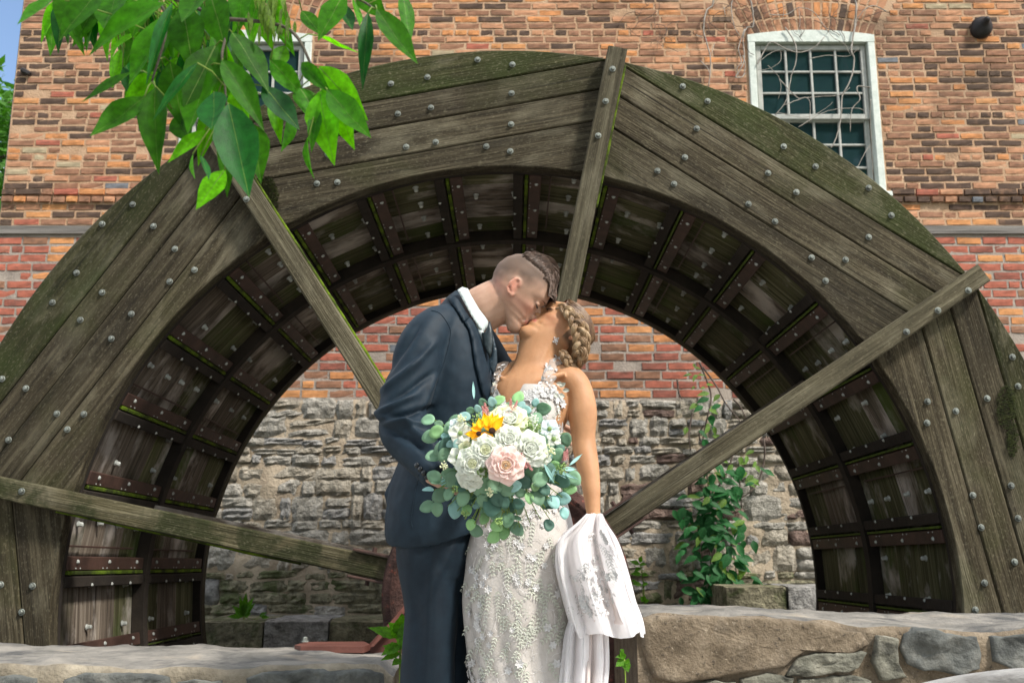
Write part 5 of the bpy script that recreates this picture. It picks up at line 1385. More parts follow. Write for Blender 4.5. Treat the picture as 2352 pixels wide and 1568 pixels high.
LV = [(475, 410, 58, 3.3, 'g'), (490, 540, 64, 2.8, 'g'), (545, 505, 62, 2.9, 'y'), (560, 440, 36, 3.4, 'g'), (515, 700, 60, 2.8, 'g'), (605, 685, 58, 2.2, 'g'), (525, 862, 62, 3.5, 'g'), (640, 840, 56, 3.2, 'g'), (665, 880, 62, 1.9, 'g'), (545, 912, 42, 3, 'g'), (572, 1008, 68, 2.5, 'g'), (755, 1032, 62, 2.0, 'g'), (470, 1100, 60, 2.9, 'g'), (550, 1115, 58, 1.7, 'g'), (690, 1125, 66, 1.7, 'b'), (785, 1125, 46, 1.4, 'y'), (815, 1240, 44, 1.8, 'y'), (858, 1290, 58, .3, 'g'), (922, 1195, 46, 2.1, 'y'), (905, 1050, 50, 1.2, 'g'), (1000, 1338, 58, 2.6, 'y'), (1085, 1310, 52, 1.9, 'y'), (1112, 1200, 60, 1.7, 'g'), (1020, 1255, 50, .5, 'y'), (1180, 1275, 62, .9, 'g'), (1172, 1195, 42, .6, 'g'), (1195, 1075, 50, .1, 'd'), (1212, 988, 44, 0, 'g'), (1345, 1022, 66, 1.2, 'g'), (1278, 1030, 44, 1.3, 'y'), (1330, 938, 40, -.6, 'y'), (1365, 880, 66, -.3, 'g'), (1290, 820, 80, -.7, 'g'), (1440, 1112, 30, .2, 'd'), (1435, 1245, 52, 1.9, 'd'), (1475, 1060, 56, 1.1, 'b'), (1548, 1035, 62, .1, 'b'), (1560, 1150, 46, 1.4, 'b'), (1602, 960, 58, .2, 'y'), (1635, 870, 66, .9, 'g'), (1545, 890, 66, .5, 'd'), (1575, 562, 56, 1.3, 'g'), (1500, 690, 62, -.9, 'g'), (1395, 320, 62, -.1, 'g'), (1340, 395, 56, -.9, 'g'), (1195, 235, 60, -1.5, 'y'), (1040, 253, 50, -.5, 'y'), (1125, 300, 46, -.5, 'g'), (1255, 330, 44, .3, 'b'), (912, 272, 40, -2.2, 'g'), (812, 332, 34, 3.3, 'g'), (690, 420, 62, 2.8, 'g'), (650, 470, 56, 2.4, 'g'), (612, 535, 34, 3.0, 'b'), (583, 595, 32, 2.9, 'b'), (668, 515, 34, 2.0, 'b'), (655, 600, 36, 2.6, 'b'), (712, 600, 44, 2.2, 'b'), (768, 380, 46, 3.6, 'b'), (985, 268, 44, -1.9, 'b'), (870, 320, 34, -2, 'b'), (1330, 270, 36, -1.2, 'b'), (1372, 580, 60, 1.3, 'g'), (1420, 690, 52, 1.1, 'b'), (1440, 800, 56, 1.4, 'd'), (930, 940, 90, 2.6, 'g'), (1010, 930, 70, -.6, 'g'), (1100, 960, 66, .3, 'g'), (985, 1090, 84, 1.8, 'd'), (870, 900, 60, 3, 'd'), (1025, 1035, 58, 1.2, 'd'), (1080, 1060, 50, 1, 'd'), (1220, 760, 76, -.9, 'd'), (1160, 930, 56, -.2, 'b'), (1400, 960, 52, .9, 'd'), (620, 620, 74, 2.2, 'd'), (580, 640, 64, 2.4, 'g'), (740, 930, 60, 2.4, 'd'), (640, 1000, 50, 2.0, 'g'), (1490, 780, 52, .3, 'y'), (1520, 640, 46, -.6, 'd'), (1010, 1150, 60, 1.4, 'g'), (1240, 900, 62, .6, 'd'), (1220, 290, 36, -1, 'b'), (475, 966, 44, 3.1, 'b')]
MT = {'g': E_g, 'b': E_b, 'd': E_d, 'y': E_y}
bases = []
for cx, cy, rp, an, t in LV:
    edge = hypot((cx-1070)/600, (cy-750)/560)
    if (cx, cy) in ((475, 966), (1440, 1112), (545, 912), (1172, 1195)): tn = (0, -.5, .86)
    else: tn = None
    bases.append((bleaf(cx, cy, rp, MT[t], an, 1.08, .0 if edge > .5 else .015, tn), cx, cy))
for i in range(75):      # leaves filling the inside
    a = rq.uniform(0, 2*pi); q = sqrt(rq.random()); cx, cy = 1070+470*q*cos(a), 760+430*q*sin(a); bleaf(cx, cy, rq.uniform(42, 66), rq.choice([E_g, E_d, E_d, E_g, E_b]), None, 1.1, .045+rq.uniform(0, .03))
# willow like narrow leaves
for ax, ay, bx, by, w_, mt in ((1600, 770, 1700, 685, 26, E_b), (1470, 800, 1660, 890, 30, E_b), (1540, 800, 1650, 805, 40, E_b), (840, 240, 830, 115, 24, E_b), (1460, 1060, 1440, 1000, 20, E_b), (1400, 760, 1470, 910, 34, E_b), (1500, 830, 1600, 885, 24, E_b), (1440, 900, 1490, 780, 24, E_b)):
    A = P(*zq(ax, ay), dome(*zq(ax, ay))-.02)-QO; B = P(*zq(bx, by), dome(*zq(bx, by))-.02)-QO; d = B-A
    V, F = pet_round(A, d, (.2, -1, .3), d.length, w_*.288*2.45/FPX, .5, .1, notch=1); shell('leaf', V, F, mt, bq, .0006)
# stems
cen = P(1155, 1065, yQ+.09)-QO; m = MB()
for b, cx, cy in bases:
    if hypot((cx-1070)/420, (cy-750)/400) > .8:
        mid = b.lerp(cen, .35)+Vector((rq.uniform(-.01, .01), .01, rq.uniform(.0, .02))); m.tube([b, mid, b.lerp(cen, .7)+Vector((0, .02, 0))], .0011, 5)
for i in range(16):
    a = lerp(.25, 2.9, i/15); X = 1155+150*cos(a); Y = 1090+125*sin(a); e = P(X, Y, dome(X, Y)-.01)-QO; s_ = P(1155+60*cos(a), 1080+50*sin(a), yQ+.03)-QO
    pts = [s_, s_.lerp(e, .5)+Vector((0, -.01, .012)), e]; m.tube(pts, .0012, 5)
    for k in range(4): q = pts[1].lerp(e, k/4); m.tube([q, q+Vector((rq.uniform(-.015, .015), rq.uniform(-.01, 0), rq.uniform(-.02, .005)))], .0007, 4)
m.obj('stem', M_stem, bq, smooth=True)
m = MB()
for i in range(14): a = 2*pi*i/14; m.tube([cen+Vector((.02*cos(a), .02*sin(a), -.02)), cen+Vector((.012*cos(a), .10+.012*sin(a), -.16))], .003, 6)
m.obj('handle', M_stem, bq, smooth=True)
# seed sprigs and astilbe plumes
def sprig(cx, cy, rp, mt, n, sz, nm='seed_sprig'):
    X, Y = zq(cx, cy); c = P(X, Y, dome(X, Y)-.03)-QO; R = rp*.288*2.45/FPX; m = MB()
    for i in range(n):
        a = rq.uniform(0, 2*pi); q = sqrt(rq.random())*R; p = c+Vector((q*cos(a), rq.uniform(-.012, .008), q*sin(a))); V, F = ball(p, (sz, sz, sz*1.3), 4); m.add(V, F)
        if i % 3 == 0: m.tube([c+Vector((0, .01, -R*.3)), p], .0005, 3)
    m.obj(nm, mt, bq, smooth=True)
for q in ((740, 410, 46, P_cream, 34, .0022), (870, 400, 50, P_lime, 40, .002), (1310, 480, 70, P_lime, 90, .0022), (1430, 660, 60, P_cream, 50, .0022), (780, 680, 46, P_cream, 40, .0022), (910, 830, 44, mat('berry_dark', [(.3, (.05, .10, .02)), (.7, (.12, .2, .04))], rough=.5, bump=0), 44, .0026), (960, 985, 34, P_cream, 22, .0022), (1310, 400, 46, P_white, 40, .002), (1540, 790, 50, P_lime, 36, .002), (600, 770, 34, P_cream, 20, .002), (770, 1150, 30, P_lime, 20, .0022), (1040, 1215, 34, P_lime, 24, .0022), (690, 960, 30, P_lime, 16, .0022)): sprig(*q)
def plume(bx, by, tx, ty, w_, nm='astilbe'):
    A = P(*zq(bx, by), dome(*zq(bx, by))-.035)-QO; B = P(*zq(tx, ty), dome(*zq(tx, ty))-.035)-QO; m = MB(); d = B-A; s = Vector((d.z, 0, -d.x)).normalized(); m.tube([A, B], .0009, 4)
    for i in range(110):
        t = rq.random(); W_ = w_*.288*2.45/FPX*(1-t*.85); p = A+d*t+s*rq.uniform(-W_, W_)+Vector((0, rq.uniform(-.006, .004), 0)); V, F = ball(p, (.0014, .0014, .0018), 3); m.add(V, F)
    m.obj(nm, P_ast, bq)
plume(950, 380, 925, 270, 30); plume(925, 360, 905, 300, 20); plume(1130, 350, 1135, 240, 28); plume(1150, 350, 1185, 255, 20); plume(1190, 680, 1305, 810, 40); plume(1200, 740, 1260, 790, 34); plume(1570, 720, 1585, 640, 24); plume(1560, 730, 1560, 660, 20)

# ---------------------------------------------------------------- fore walls
M_cap = mat('wall_cap', [(.3, (.12, .115, .10)), (.5, (.22, .205, .18)), (.75, (.34, .31, .265))], scale=7, rough=.92, bump=1, bscale=34, bdist=.012, coord='World', patches=[((.065, .065, .065), 5, (1, .6, 1), .5, .62, .85), ((.44, .37, .28), 3, U, .55, .7, .6)])
M_conc = mat('coarse_concrete', [(.3, (.105, .08, .052)), (.5, (.20, .155, .105)), (.75, (.32, .26, .185))], scale=13, rough=.95, bump=1, bscale=60, bdist=.012, coord='World', patches=[((.42, .35, .26), 70, U, .60, .68, .6), ((.05, .04, .03), 60, U, .60, .68, .8), ((.10, .095, .085), 3, U, .5, .65, .5)])
M_slate = mat('dark_limestone', [(.3, (.045, .048, .045)), (.5, (.12, .125, .115)), (.75, (.26, .25, .215))], scale=8, rough=.85, bump=1, bscale=22, bdist=.02, coord='World', patches=[((.33, .33, .27), 4, U, .56, .68, .6), ((.02, .022, .02), 7, (1, 1, 1.8), .52, .66, .7)])
M_slab = mat('grey_green_limestone', [(.3, (.09, .09, .07)), (.5, (.19, .185, .145)), (.75, (.33, .31, .25))], scale=8, rough=.88, bump=1, bscale=24, bdist=.02, coord='World', patches=[((.03, .03, .025), 9, (1, 1, 2.5), .54, .66, .8)])
M_pmort = mat('pale_mortar', [(.3, (.13, .11, .08)), (.5, (.24, .205, .15)), (.75, (.38, .33, .25))], scale=9, rough=.95, bump=1, bscale=55, bdist=.01, coord='World', patches=[((.12, .10, .08), 8, U, .58, .7, .6)])
def forewall(lab, x0, x1, front, rear, mm, nm='stone_wall'):
    """front/rear: photo heights of the two top edges by X; returns empty"""
    t = empty(nm, ((x0+x1)/2, 3.7, 0), lab, 'stone wall'); N = 130; V = []; F = []; cols = []
    yf, yr = 3.28, 4.12
    for i in range(N+1):
        x = lerp(x0, x1, i/N); rowz = []
        Xf = CX+FPX*x/(yf*.98); Xr = CX+FPX*x/(yr*.98)
        zf = P(Xf, interp(front, Xf), yf).z; zr = P(Xr, interp(rear, Xr), yr).z
        ed = min(1, min(x-x0, x1-x)/.05 + .0)
        prof = [(yf-.0, .0), (yf, zf*.35), (yf, zf*.62), (yf, zf*.8), (yf+.0, zf-.06), (yf+.004, zf-.022), (yf+.022, zf-.004)]
        for k in range(1, 14): prof.append((lerp(yf+.03, yr-.03, k/14), lerp(zf, zr, k/14)))
        prof += [(yr-.012, zr-.003), (yr, zr-.03), (yr, zr*.5), (yr, 0)]
        for j, (y, z) in enumerate(prof):
            q = Vector((x, y, z)); n1 = fbm(q, 3.2, 5); n2 = fbm(q+Vector((9, 9, 9)), 11, 4)
            dz = (.014*n1+.006*n2) if z > .3 else 0; dy = (-.020*n1-.010*n2) if j < 7 else 0
            V.append((x, y+dy, z+dz - (.02*(1-ed) if j > 5 else 0)))
    M_ = len(prof)
    for i in range(N):
        for j in range(M_-1): F.append([i*M_+j, (i+1)*M_+j, (i+1)*M_+j+1, i*M_+j+1])
    F.append(list(range(M_))[::-1]); F.append([N*M_+j for j in range(M_)])
    mi = []
    for f in F[:-2]: z_ = sum(V[k][2] for k in f)/4; y_ = sum(V[k][1] for k in f)/4; mi.append(0 if y_ > yf+.035 else 1)
    mi += [1, 1]
    o = mk('core', [Vector(v)-t.location for v in V], F, [M_cap, mm], t, True, mi)
    return t
LF = [(0, 1528), (200, 1528), (420, 1534), (588, 1538), (620, 1530), (880, 1524), (905, 1535)]; LR = [(0, 1475), (139, 1484), (378, 1477), (630, 1484), (900, 1492)]
RF = [(1440, 1412), (1486, 1405), (1620, 1408), (1880, 1420), (1981, 1443), (2078, 1439), (2162, 1443), (2246, 1451), (2352, 1443)]; RR = [(1440, 1395), (1477, 1391), (1616, 1386), (1742, 1395), (1868, 1403), (2352, 1405)]
wl = forewall('low weathered stone wall in front of the wheel, left of the couple', -2.6, P(903, 1540, 3.28).x, LF, LR, M_pmort)
wr = forewall('low weathered stone wall in front of the wheel, right of the couple', P(1462, 1430, 3.28).x, 2.7, RF, RR, M_conc)
def rock(par, out, y, dep, mt, nm='stone', sub=6, rough_=.010, seed=1):
    """stone set in the wall face: outline in photo px at distance y, bulging towards the front"""
    pts = [Vector((a, b)) for a, b in out]; c = sum(pts, Vector((0, 0)))/len(pts); V = []; F = []; dn = []
    for a, b in zip(pts, pts[1:]+pts[:1]):
        n = max(2, int((b-a).length/8)); dn += [a.lerp(b, i/n) for i in range(n)]
    N = len(dn); rings = [(1.0, -.05), (1.0, .0), (.985, .6), (.95, .9), (.88, .98), (.76, 1.0), (.62, 1.0), (.48, 1.0), (.34, 1.0), (.18, 1.0)]
    for s, d in rings:
        for i, p in enumerate(dn):
            q = c.lerp(p, s); w_ = P(q.x, q.y, y); nn = fbm(w_*1.0+Vector((seed, 0, 0)), 11, 6) + .5*abs(fbm(w_+Vector((0, seed, 0)), 4, 3)); dd = dep*max(0, d) - (.02 if d < 0 else 0)
            w_.y += -dd - (rough_*nn*1.6 if d > .3 else 0) ; w_ += Vector((0, 0, rough_*.8*fbm(w_+Vector((0, seed, 0)), 12))) if s > .8 else Vector(); V.append(w_-par.location)
    w_ = P(c.x, c.y, y); w_.y -= dep; V.append(w_-par.location)
    for r_ in range(len(rings)-1):
        for i in range(N): F.append([r_*N+i, (r_+1)*N+i, (r_+1)*N+(i+1) % N, r_*N+(i+1) % N])
    for i in range(N): F.append([(len(rings)-1)*N+i, len(V)-1, (len(rings)-1)*N+(i+1) % N])
    return mk(nm, V, F, mt, par)
for i, (o_, mt) in enumerate((([(-60, 1556), (30, 1548), (86, 1556), (90, 1600), (84, 1700), (-60, 1700)], M_slate), ([(150, 1556), (190, 1546), (300, 1542), (390, 1552), (400, 1600), (380, 1640), (160, 1640)], M_slate), ([(410, 1562), (450, 1556), (510, 1562), (508, 1620), (420, 1640)], M_slate), ([(566, 1556), (600, 1544), (700, 1536), (850, 1536), (880, 1544), (884, 1600), (880, 1680), (580, 1680)], M_slate), ([(160, 1660), (380, 1655), (560, 1690), (540, 1900), (150, 1900)], M_slab), ([(600, 1700), (880, 1700), (880, 1900), (600, 1900)], M_slate))):
    rock(wl, o_, 3.275, .028, mt, seed=i)
for i, (o_, mt, nm, dp) in enumerate([
    ([(1468, 1420), (1500, 1413), (1620, 1414), (1760, 1418), (1880, 1428), (1930, 1444), (1978, 1450), (1996, 1478), (1960, 1498), (1850, 1492), (1820, 1508), (1800, 1530), (1740, 1538), (1660, 1552), (1560, 1566), (1500, 1556), (1476, 1500)], M_conc, 'concrete_render', .020),
    ([(1830, 1512), (1870, 1498), (1975, 1494), (1990, 1500), (1970, 1530), (1940, 1542), (1840, 1550), (1800, 1545)], M_slab, 'stone', .02),
    ([(1700, 1560), (1760, 1545), (1820, 1552), (1810, 1600), (1700, 1610)], M_slab, 'stone', .02),
    ([(1560, 1580), (1640, 1556), (1690, 1566), (1680, 1620), (1560, 1640)], M_slab, 'stone', .02),
    ([(1830, 1560), (1950, 1550), (2000, 1565), (1990, 1640), (1830, 1640)], M_slab, 'stone', .02),
    ([(2076, 1456), (2100, 1442), (2150, 1448), (2240, 1462), (2252, 1500), (2248, 1535), (2200, 1548), (2120, 1540), (2084, 1525), (2066, 1490)], M_slate, 'stone', .016),
    ([(2275, 1462), (2352, 1452), (2450, 1460), (2450, 1560), (2340, 1540), (2280, 1520)], M_slate, 'stone', .016),
    ([(2010, 1460), (2060, 1462), (2060, 1520), (2080, 1550), (2020, 1560), (2000, 1520)], M_slab, 'stone', .016),
    ([(1500, 1650), (1980, 1660), (1970, 1900), (1500, 1900)], M_slate, 'stone', .016),
    ([(2010, 1580), (2400, 1570), (2450, 1900), (2020, 1900)], M_slab, 'stone', .03)]):
    rock(wr, o_, 3.275, dp, mt, nm, seed=i+20, rough_=.005 if mt is M_conc else .012)
# weathered rail in the near right corner
m = MB(); pts = [P(2120, 1590, 2.35), P(2200, 1572, 2.34), P(2280, 1562, 2.32), (P(2352, 1556, 2.3)), P(2460, 1552, 2.28), P(2700, 1560, 2.25)]
pts = [Vector(p) for p in catmull([list(p) for p in pts], 5)]; rl = empty('wooden_rail', pts[0], 'pale weathered wooden rail in the near right corner', 'rail')
m.tube([p-rl.location for p in pts], [.020+.002*noise.noise(p*9) for p in pts], 14)
M_rail = mat('weathered_rail', [(.3, (.20, .19, .18)), (.6, (.36, .35, .335)), (.8, (.46, .45, .43))], scale=5, stretch=(.5, 7, 7), rough=.8, bump=.6, bscale=12)
m.obj('rail', M_rail, rl, smooth=True)
m = MB(); p = pts[-1]-rl.location; m.tube([p, p-Vector((0, 0, pts[-1].z))], .03, 12); p = pts[0]-rl.location+Vector((.02, .0, 0)); m.tube([p, (p.x, p.y, -pts[0].z)], .025, 12); m.obj('post', M_rail, rl, smooth=True)
# axle bracket: red steel on the end of the left wall
br = empty('axle_bracket', P(860, 1480, 4.0), 'red oxide steel bracket carrying the wheel axle on the end of the left wall', 'bracket')
def prism(out, y, th, mt, nm, par):
    A = [P(a, b, y)-par.location for a, b in out]; B = [a+Vector((0, th, 0)) for a in A]; n = len(A)
    return mk(nm, A+B, [list(range(n)), [n+k for k in range(n)][::-1]]+[[(k+1) % n, k, k+n, (k+1) % n+n] for k in range(n)], mt, par, smooth=False)
prism([(836, 1500), (848, 1478), (930, 1392), (1060, 1392), (1080, 1600), (935, 1600)], 3.98, .025, M_redsteel, 'gusset', br)
prism([(850, 1484), (858, 1484), (936, 1398), (928, 1390)], 3.90, .09, M_redsteel, 'flange', br)
V = []; pl = [(676, 1494, 3.95), (700, 1480, 4.10), (836, 1486, 4.10), (850, 1492, 3.98), (834, 1506, 3.86), (690, 1504, 3.86)]
A = [P(a, b, c)-br.location for a, b, c in pl]; zt = max(a.z for a in A)+.012; A = [Vector((a.x, a.y, zt+.006*noise.noise(a*20))) for a in A]; B = [a-Vector((0, 0, .022)) for a in A]; n = 6
mk('base_plate', A+B, [list(range(n)), [n+k for k in range(n)][::-1]]+[[(k+1) % n, k, k+n, (k+1) % n+n] for k in range(n)], M_redsteel, br, smooth=False)
o = inst('bolt', B1, br, P(700, 1488, 4.02)-br.location); o.location.z = zt+.004; o.rotation_euler = (-pi/2, 0, 0); o.scale = (.9, 1.3, .9)
prism([(1060, 1392), (1500, 1420), (1500, 1640), (1060, 1640)], 4.02, .02, M_rusthub, 'pit_plate', br)

# ---------------------------------------------------------------- plants
def leaf_mesh(L, Wd, fold=.25, droop=.2, seg=8, serr=0, name='leaf', mt=None, vein=True, shape=0):
    V = []; F = []; mi = []
    for i in range(seg+1):
        t = i/seg; w_ = (sin(pi*t**.78)**1.12)*(1-.10*t) if shape == 0 else sin(pi*t**.6)**.8
        if i == 0: w_ = .05
        if i == seg: w_ = .0
        if serr and i % 2: w_ *= 1+serr
        for j in range(5):
            q = (j-2)/2; V.append((L*t, Wd*.5*w_*q, fold*Wd*.5*w_*abs(q) - droop*L*t*t + .01*L*sin(t*9+q*2)*w_))
    for i in range(seg):
        for j in range(4): a = i*5+j; F.append([a, a+5, a+6, a+1]); mi.append(0)
    if vein:
        n = len(V)
        for i in range(seg+1):
            t = i/seg; r_ = .011*Wd*2.2*(1-t*.85)
            for s in (-1, 1): V.append((L*t, s*r_, V[i*5+2][2]+.0008)); 
        for i in range(seg): F.append([n+2*i, n+2*i+2, n+2*i+3, n+2*i+1]); mi.append(1)
    me = bpy.data.meshes.new(name); me.from_pydata(V, [], F); me.materials.append(mt or L_fore); me.materials.append(L_vein)
    me.polygons.foreach_set('material_index', mi); me.polygons.foreach_set('use_smooth', [True]*len(F)); return me
def place_leaf(me, par, A, B, n, L0, W0, wd, nm='leaf'):
    d = (B-A); L = d.length; d.normalize(); n = Vector(n); n = (n-d*n.dot(d)).normalized(); s = n.cross(d)
    M = Matrix((d*(L/L0), s*(wd/W0), n*(L/L0))).transposed().to_4x4(); M.translation = A
    o = bpy.data.objects.new(nm, me); COL.objects.link(o); o.parent = par; o.matrix_local = M; return o
# hanging branch close to the camera
tb = empty('hanging_branch', P(560, -120, 1.5), 'leafy green ash branch hanging into the top left of the picture', 'branch')
TO = tb.location; LM = []
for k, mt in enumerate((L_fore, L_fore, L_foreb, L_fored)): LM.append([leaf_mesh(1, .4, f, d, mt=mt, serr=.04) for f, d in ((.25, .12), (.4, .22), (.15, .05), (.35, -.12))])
z4 = lambda x, y: (x*.42, y*.42)
FL = [(290, -20, 115, 165, 150, 0, 1.30), (560, -60, 300, 190, 210, 0, 1.32), (900, 20, 440, 222, 190, 0, 1.35), (760, 175, 570, 285, 66, 2, 1.5), (890, 90, 745, 505, 190, 0, 1.40), (945, 15, 780, 435, 70, 3, 1.36), (720, 395, 468, 592, 110, 0, 1.5), (790, 530, 508, 775, 170, 0, 1.42), (850, 480, 825, 900, 165, 0, 1.42), (1080, 345, 822, 640, 60, 3, 1.36), (1180, 250, 1000, 600, 200, 0, 1.45), (1120, 380, 1060, 765, 200, 0, 1.45), (1170, 505, 1178, 730, 190, 3, 1.33), (1250, 570, 1372, 1120, 235, 3, 1.36), (1380, 680, 1425, 960, 150, 0, 1.45), (1230, 930, 1068, 1140, 130, 2, 1.45), (1120, 710, 912, 882, 100, 2, 1.45), (1270, 180, 1485, 470, 180, 0, 1.45), (1215, 330, 1442, 650, 150, 0, 1.42), (1440, 470, 1640, 700, 150, 3, 1.45), (1745, 365, 2005, 655, 165, 2, 1.45), (1790, 490, 2037, 790, 150, 0, 1.42), (1750, 500, 1795, 862, 190, 2, 1.44), (1840, 560, 1932, 815, 110, 2, 1.46), (1740, 590, 1695, 815, 76, 0, 1.44), (1690, 740, 1662, 965, 34, 0, 1.42), (1650, 345, 1790, 490, 90, 0, 1.44), (1880, -30, 1735, 215, 150, 0, 1.4), (1870, 20, 1922, 192, 90, 3, 1.5), (2012, 70, 1982, 465, 84, 3, 1.42), (2060, 50, 2282, 392, 140, 0, 1.4), (2200, -40, 2250, 235, 96, 0, 1.5), (1935, 0, 1975, 140, 50, 2, 1.5), (1735, 195, 1952, 325, 50, 2, 1.48), (1950, -60, 2110, 95, 130, 0, 1.5), (1490, 540, 1532, 755, 80, 2, 1.5), (1590, 620, 1578, 815, 50, 0, 1.5), (1620, 490, 1700, 640, 90, 0, 1.5), (640, -60, 590, 185, 210, 0, 1.38), (1000, 40, 1050, 360, 210, 0, 1.46), (1150, -40, 1225, 260, 190, 0, 1.46), (730, -60, 740, 130, 180, 2, 1.5), (930, 340, 1000, 700, 170, 0, 1.5), (880, 400, 650, 560, 110, 2, 1.52), (960, 630, 1055, 800, 130, 0, 1.5), (1230, 690, 1252, 1035, 110, 0, 1.5), (1055, 840, 1045, 975, 34, 2, 1.4), (1100, 850, 1150, 980, 40, 3, 1.42), (1650, 60, 1760, 190, 90, 0, 1.5), (1100, -60, 1010, 150, 160, 0, 1.44), (1330, -60, 1290, 130, 130, 0, 1.5), (860, 130, 860, 350, 160, 0, 1.5), (1290, 470, 1330, 700, 130, 2, 1.5), (1560, 250, 1480, 430, 100, 2, 1.52), (430, -60, 300, 120, 190, 0, 1.36), (830, -60, 700, 160, 190, 0, 1.42), (1480, 330, 1660, 520, 120, 0, 1.5), (1640, 480, 1780, 700, 150, 0, 1.47), (1180, 560, 1080, 870, 110, 2, 1.5)]
rl_ = random.Random(31); mt = 0
m = MB(); allb = []
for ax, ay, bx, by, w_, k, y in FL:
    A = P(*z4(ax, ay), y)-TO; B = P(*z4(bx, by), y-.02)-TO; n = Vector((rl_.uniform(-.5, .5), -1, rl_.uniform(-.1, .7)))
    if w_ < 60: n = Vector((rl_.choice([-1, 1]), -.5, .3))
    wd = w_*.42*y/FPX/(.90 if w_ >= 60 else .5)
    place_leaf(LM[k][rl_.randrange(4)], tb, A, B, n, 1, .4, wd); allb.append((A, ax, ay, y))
for i in range(120):
    ax = rl_.choice([rl_.uniform(500, 1300), rl_.uniform(300, 1500)]); ay = rl_.uniform(-80, 420 if 650 < ax < 1300 else 20); y = rl_.uniform(1.5, 1.75); an = rl_.uniform(.9, 2.3); L = rl_.uniform(200, 330)
    A = P(*z4(ax, ay), y)-TO; B = P(*z4(ax+L*cos(an), ay+L*sin(an)), y)-TO; place_leaf(LM[rl_.choice([0, 0, 2, 3])][rl_.randrange(4)], tb, A, B, (rl_.uniform(-.6, .6), -1, rl_.uniform(-.4, .6)), 1, .4, L*.36*.42*y/FPX); allb.append((A, ax, ay, y))
tw = [[(560, -150, 1.5), (1180, 100, 1.46), (1215, 320, 1.44), (1240, 600, 1.44)], [(560, -150, 1.5), (900, 60, 1.42), (830, 450, 1.44)], [(1180, 100, 1.46), (1560, 150, 1.48), (1700, 350, 1.46), (1760, 500, 1.46)], [(1180, -150, 1.5), (1850, -40, 1.46), (2050, 50, 1.45)]]
curves = []
for t in tw:
    c = catmull([[*z4(a, b), y] for a, b, y in t], 8); pts = [P(a, b, y)-TO for a, b, y in c]; curves += pts; m.tube(pts, [.0035*(1-.6*i/len(pts)) for i in range(len(pts))], 7)
m.obj('twig', M_bark, tb, smooth=True); m = MB()
for A, ax, ay, y in allb:
    q = min(curves, key=lambda c: (c-A).length); m.tube([A, A.lerp(q, .5)+Vector((0, 0, .006)), q], .0011, 5)
tag(m.obj('leaf_stalks', M_stem, tb, smooth=True), kind='stuff')
key = leaf_mesh(1, .16, .1, .05, 6, mt=leafmat('ash_key', (.13, .22, .03), .4, .5, .3), vein=False, name='ash_key')
for i in range(60):
    ax = rl_.gauss(1490, 55); ay = rl_.uniform(-60, 150); L = rl_.uniform(70, 120); y = rl_.uniform(1.44, 1.5); A = P(*z4(ax, ay), y)-TO; B = P(*z4(ax+rl_.uniform(-18, 18), ay+L), y)-TO
    place_leaf(key, tb, A, B, (rl_.uniform(-1, 1), -1, 0), 1, .16, .0062, 'ash_key')
# green creeper on the stone base
cv = empty('green_creeper', P(1640, 1390, 8.0), 'green leafy creeper climbing the stone wall under the wheel arch', 'creeper'); CO = cv.location; m = MB(); r = random.Random(8)
z7 = lambda x, y: (1411+x*.39, 799.7+y*.39)
stems = [[(500, 80), (545, 190), (570, 290), (545, 420), (520, 560), (540, 700), (560, 900), (560, 1100), (570, 1300), (580, 1500)], [(520, 110), (600, 220), (660, 330), (760, 450)], [(880, 530), (885, 640), (850, 780), (780, 860), (700, 890), (600, 900)], [(735, 640), (740, 800), (750, 940)], [(700, 620), (650, 760), (560, 860), (480, 900)], [(620, 900), (660, 1050), (700, 1200), (720, 1330)], [(520, 1000), (500, 1150), (520, 1300), (560, 1420)], [(530, 450), (500, 500), (510, 560)], [(700, 300), (740, 340), (780, 420)], [(370, 180), (380, 260), (400, 300)], [(460, 380), (440, 500), (450, 600)]]
for s in stems:
    c = catmull([list(map(float, z7(*q))) for q in s], 5); pts = [P(a, b, 7.96+.03*noise.noise(Vector((a*.02, b*.02, 0))))-CO for a, b in c]; m.tube(pts, [.008*(1-.5*i/len(pts)) for i in range(len(pts))], 5)
m.obj('stem', M_twigd, cv, smooth=True)
CL = [leaf_mesh(1, .6, .2, .25, 6, mt=L_vine, vein=False), leaf_mesh(1, .55, .3, .1, 6, mt=L_viney, vein=False)]
def creep(X, Y, sz, pale=.12, y0=7.9):
    an = r.uniform(.1, 3.0); A = P(X, Y, y0+r.uniform(-.16, .08))-CO; L = sz*8/FPX; B = A+Vector((cos(an)*L, -.3*L, -sin(an)*L*.8)); place_leaf(CL[r.random() < pale], cv, A, B, (r.uniform(-.5, .5), -.8, r.uniform(.2, .9)), 1, .6, L*r.uniform(.42, .6))
for i in range(240):
    t = r.random()**.8; Y = lerp(1065, 1402, t); X = 1638+10*sin(Y/40)+r.gauss(0, 26+12*sin(t*3)); creep(X, Y, r.uniform(25, 42), .10)
for i in range(26): creep(r.gauss(1628, 22), r.uniform(900, 1075), r.uniform(22, 34), .5)
for i in range(16): creep(r.gauss(1722, 16), r.uniform(1030, 1110), r.uniform(20, 30), .7)
for i in range(10): creep(r.gauss(1600, 10), r.uniform(835, 890), r.uniform(12, 18), .7)
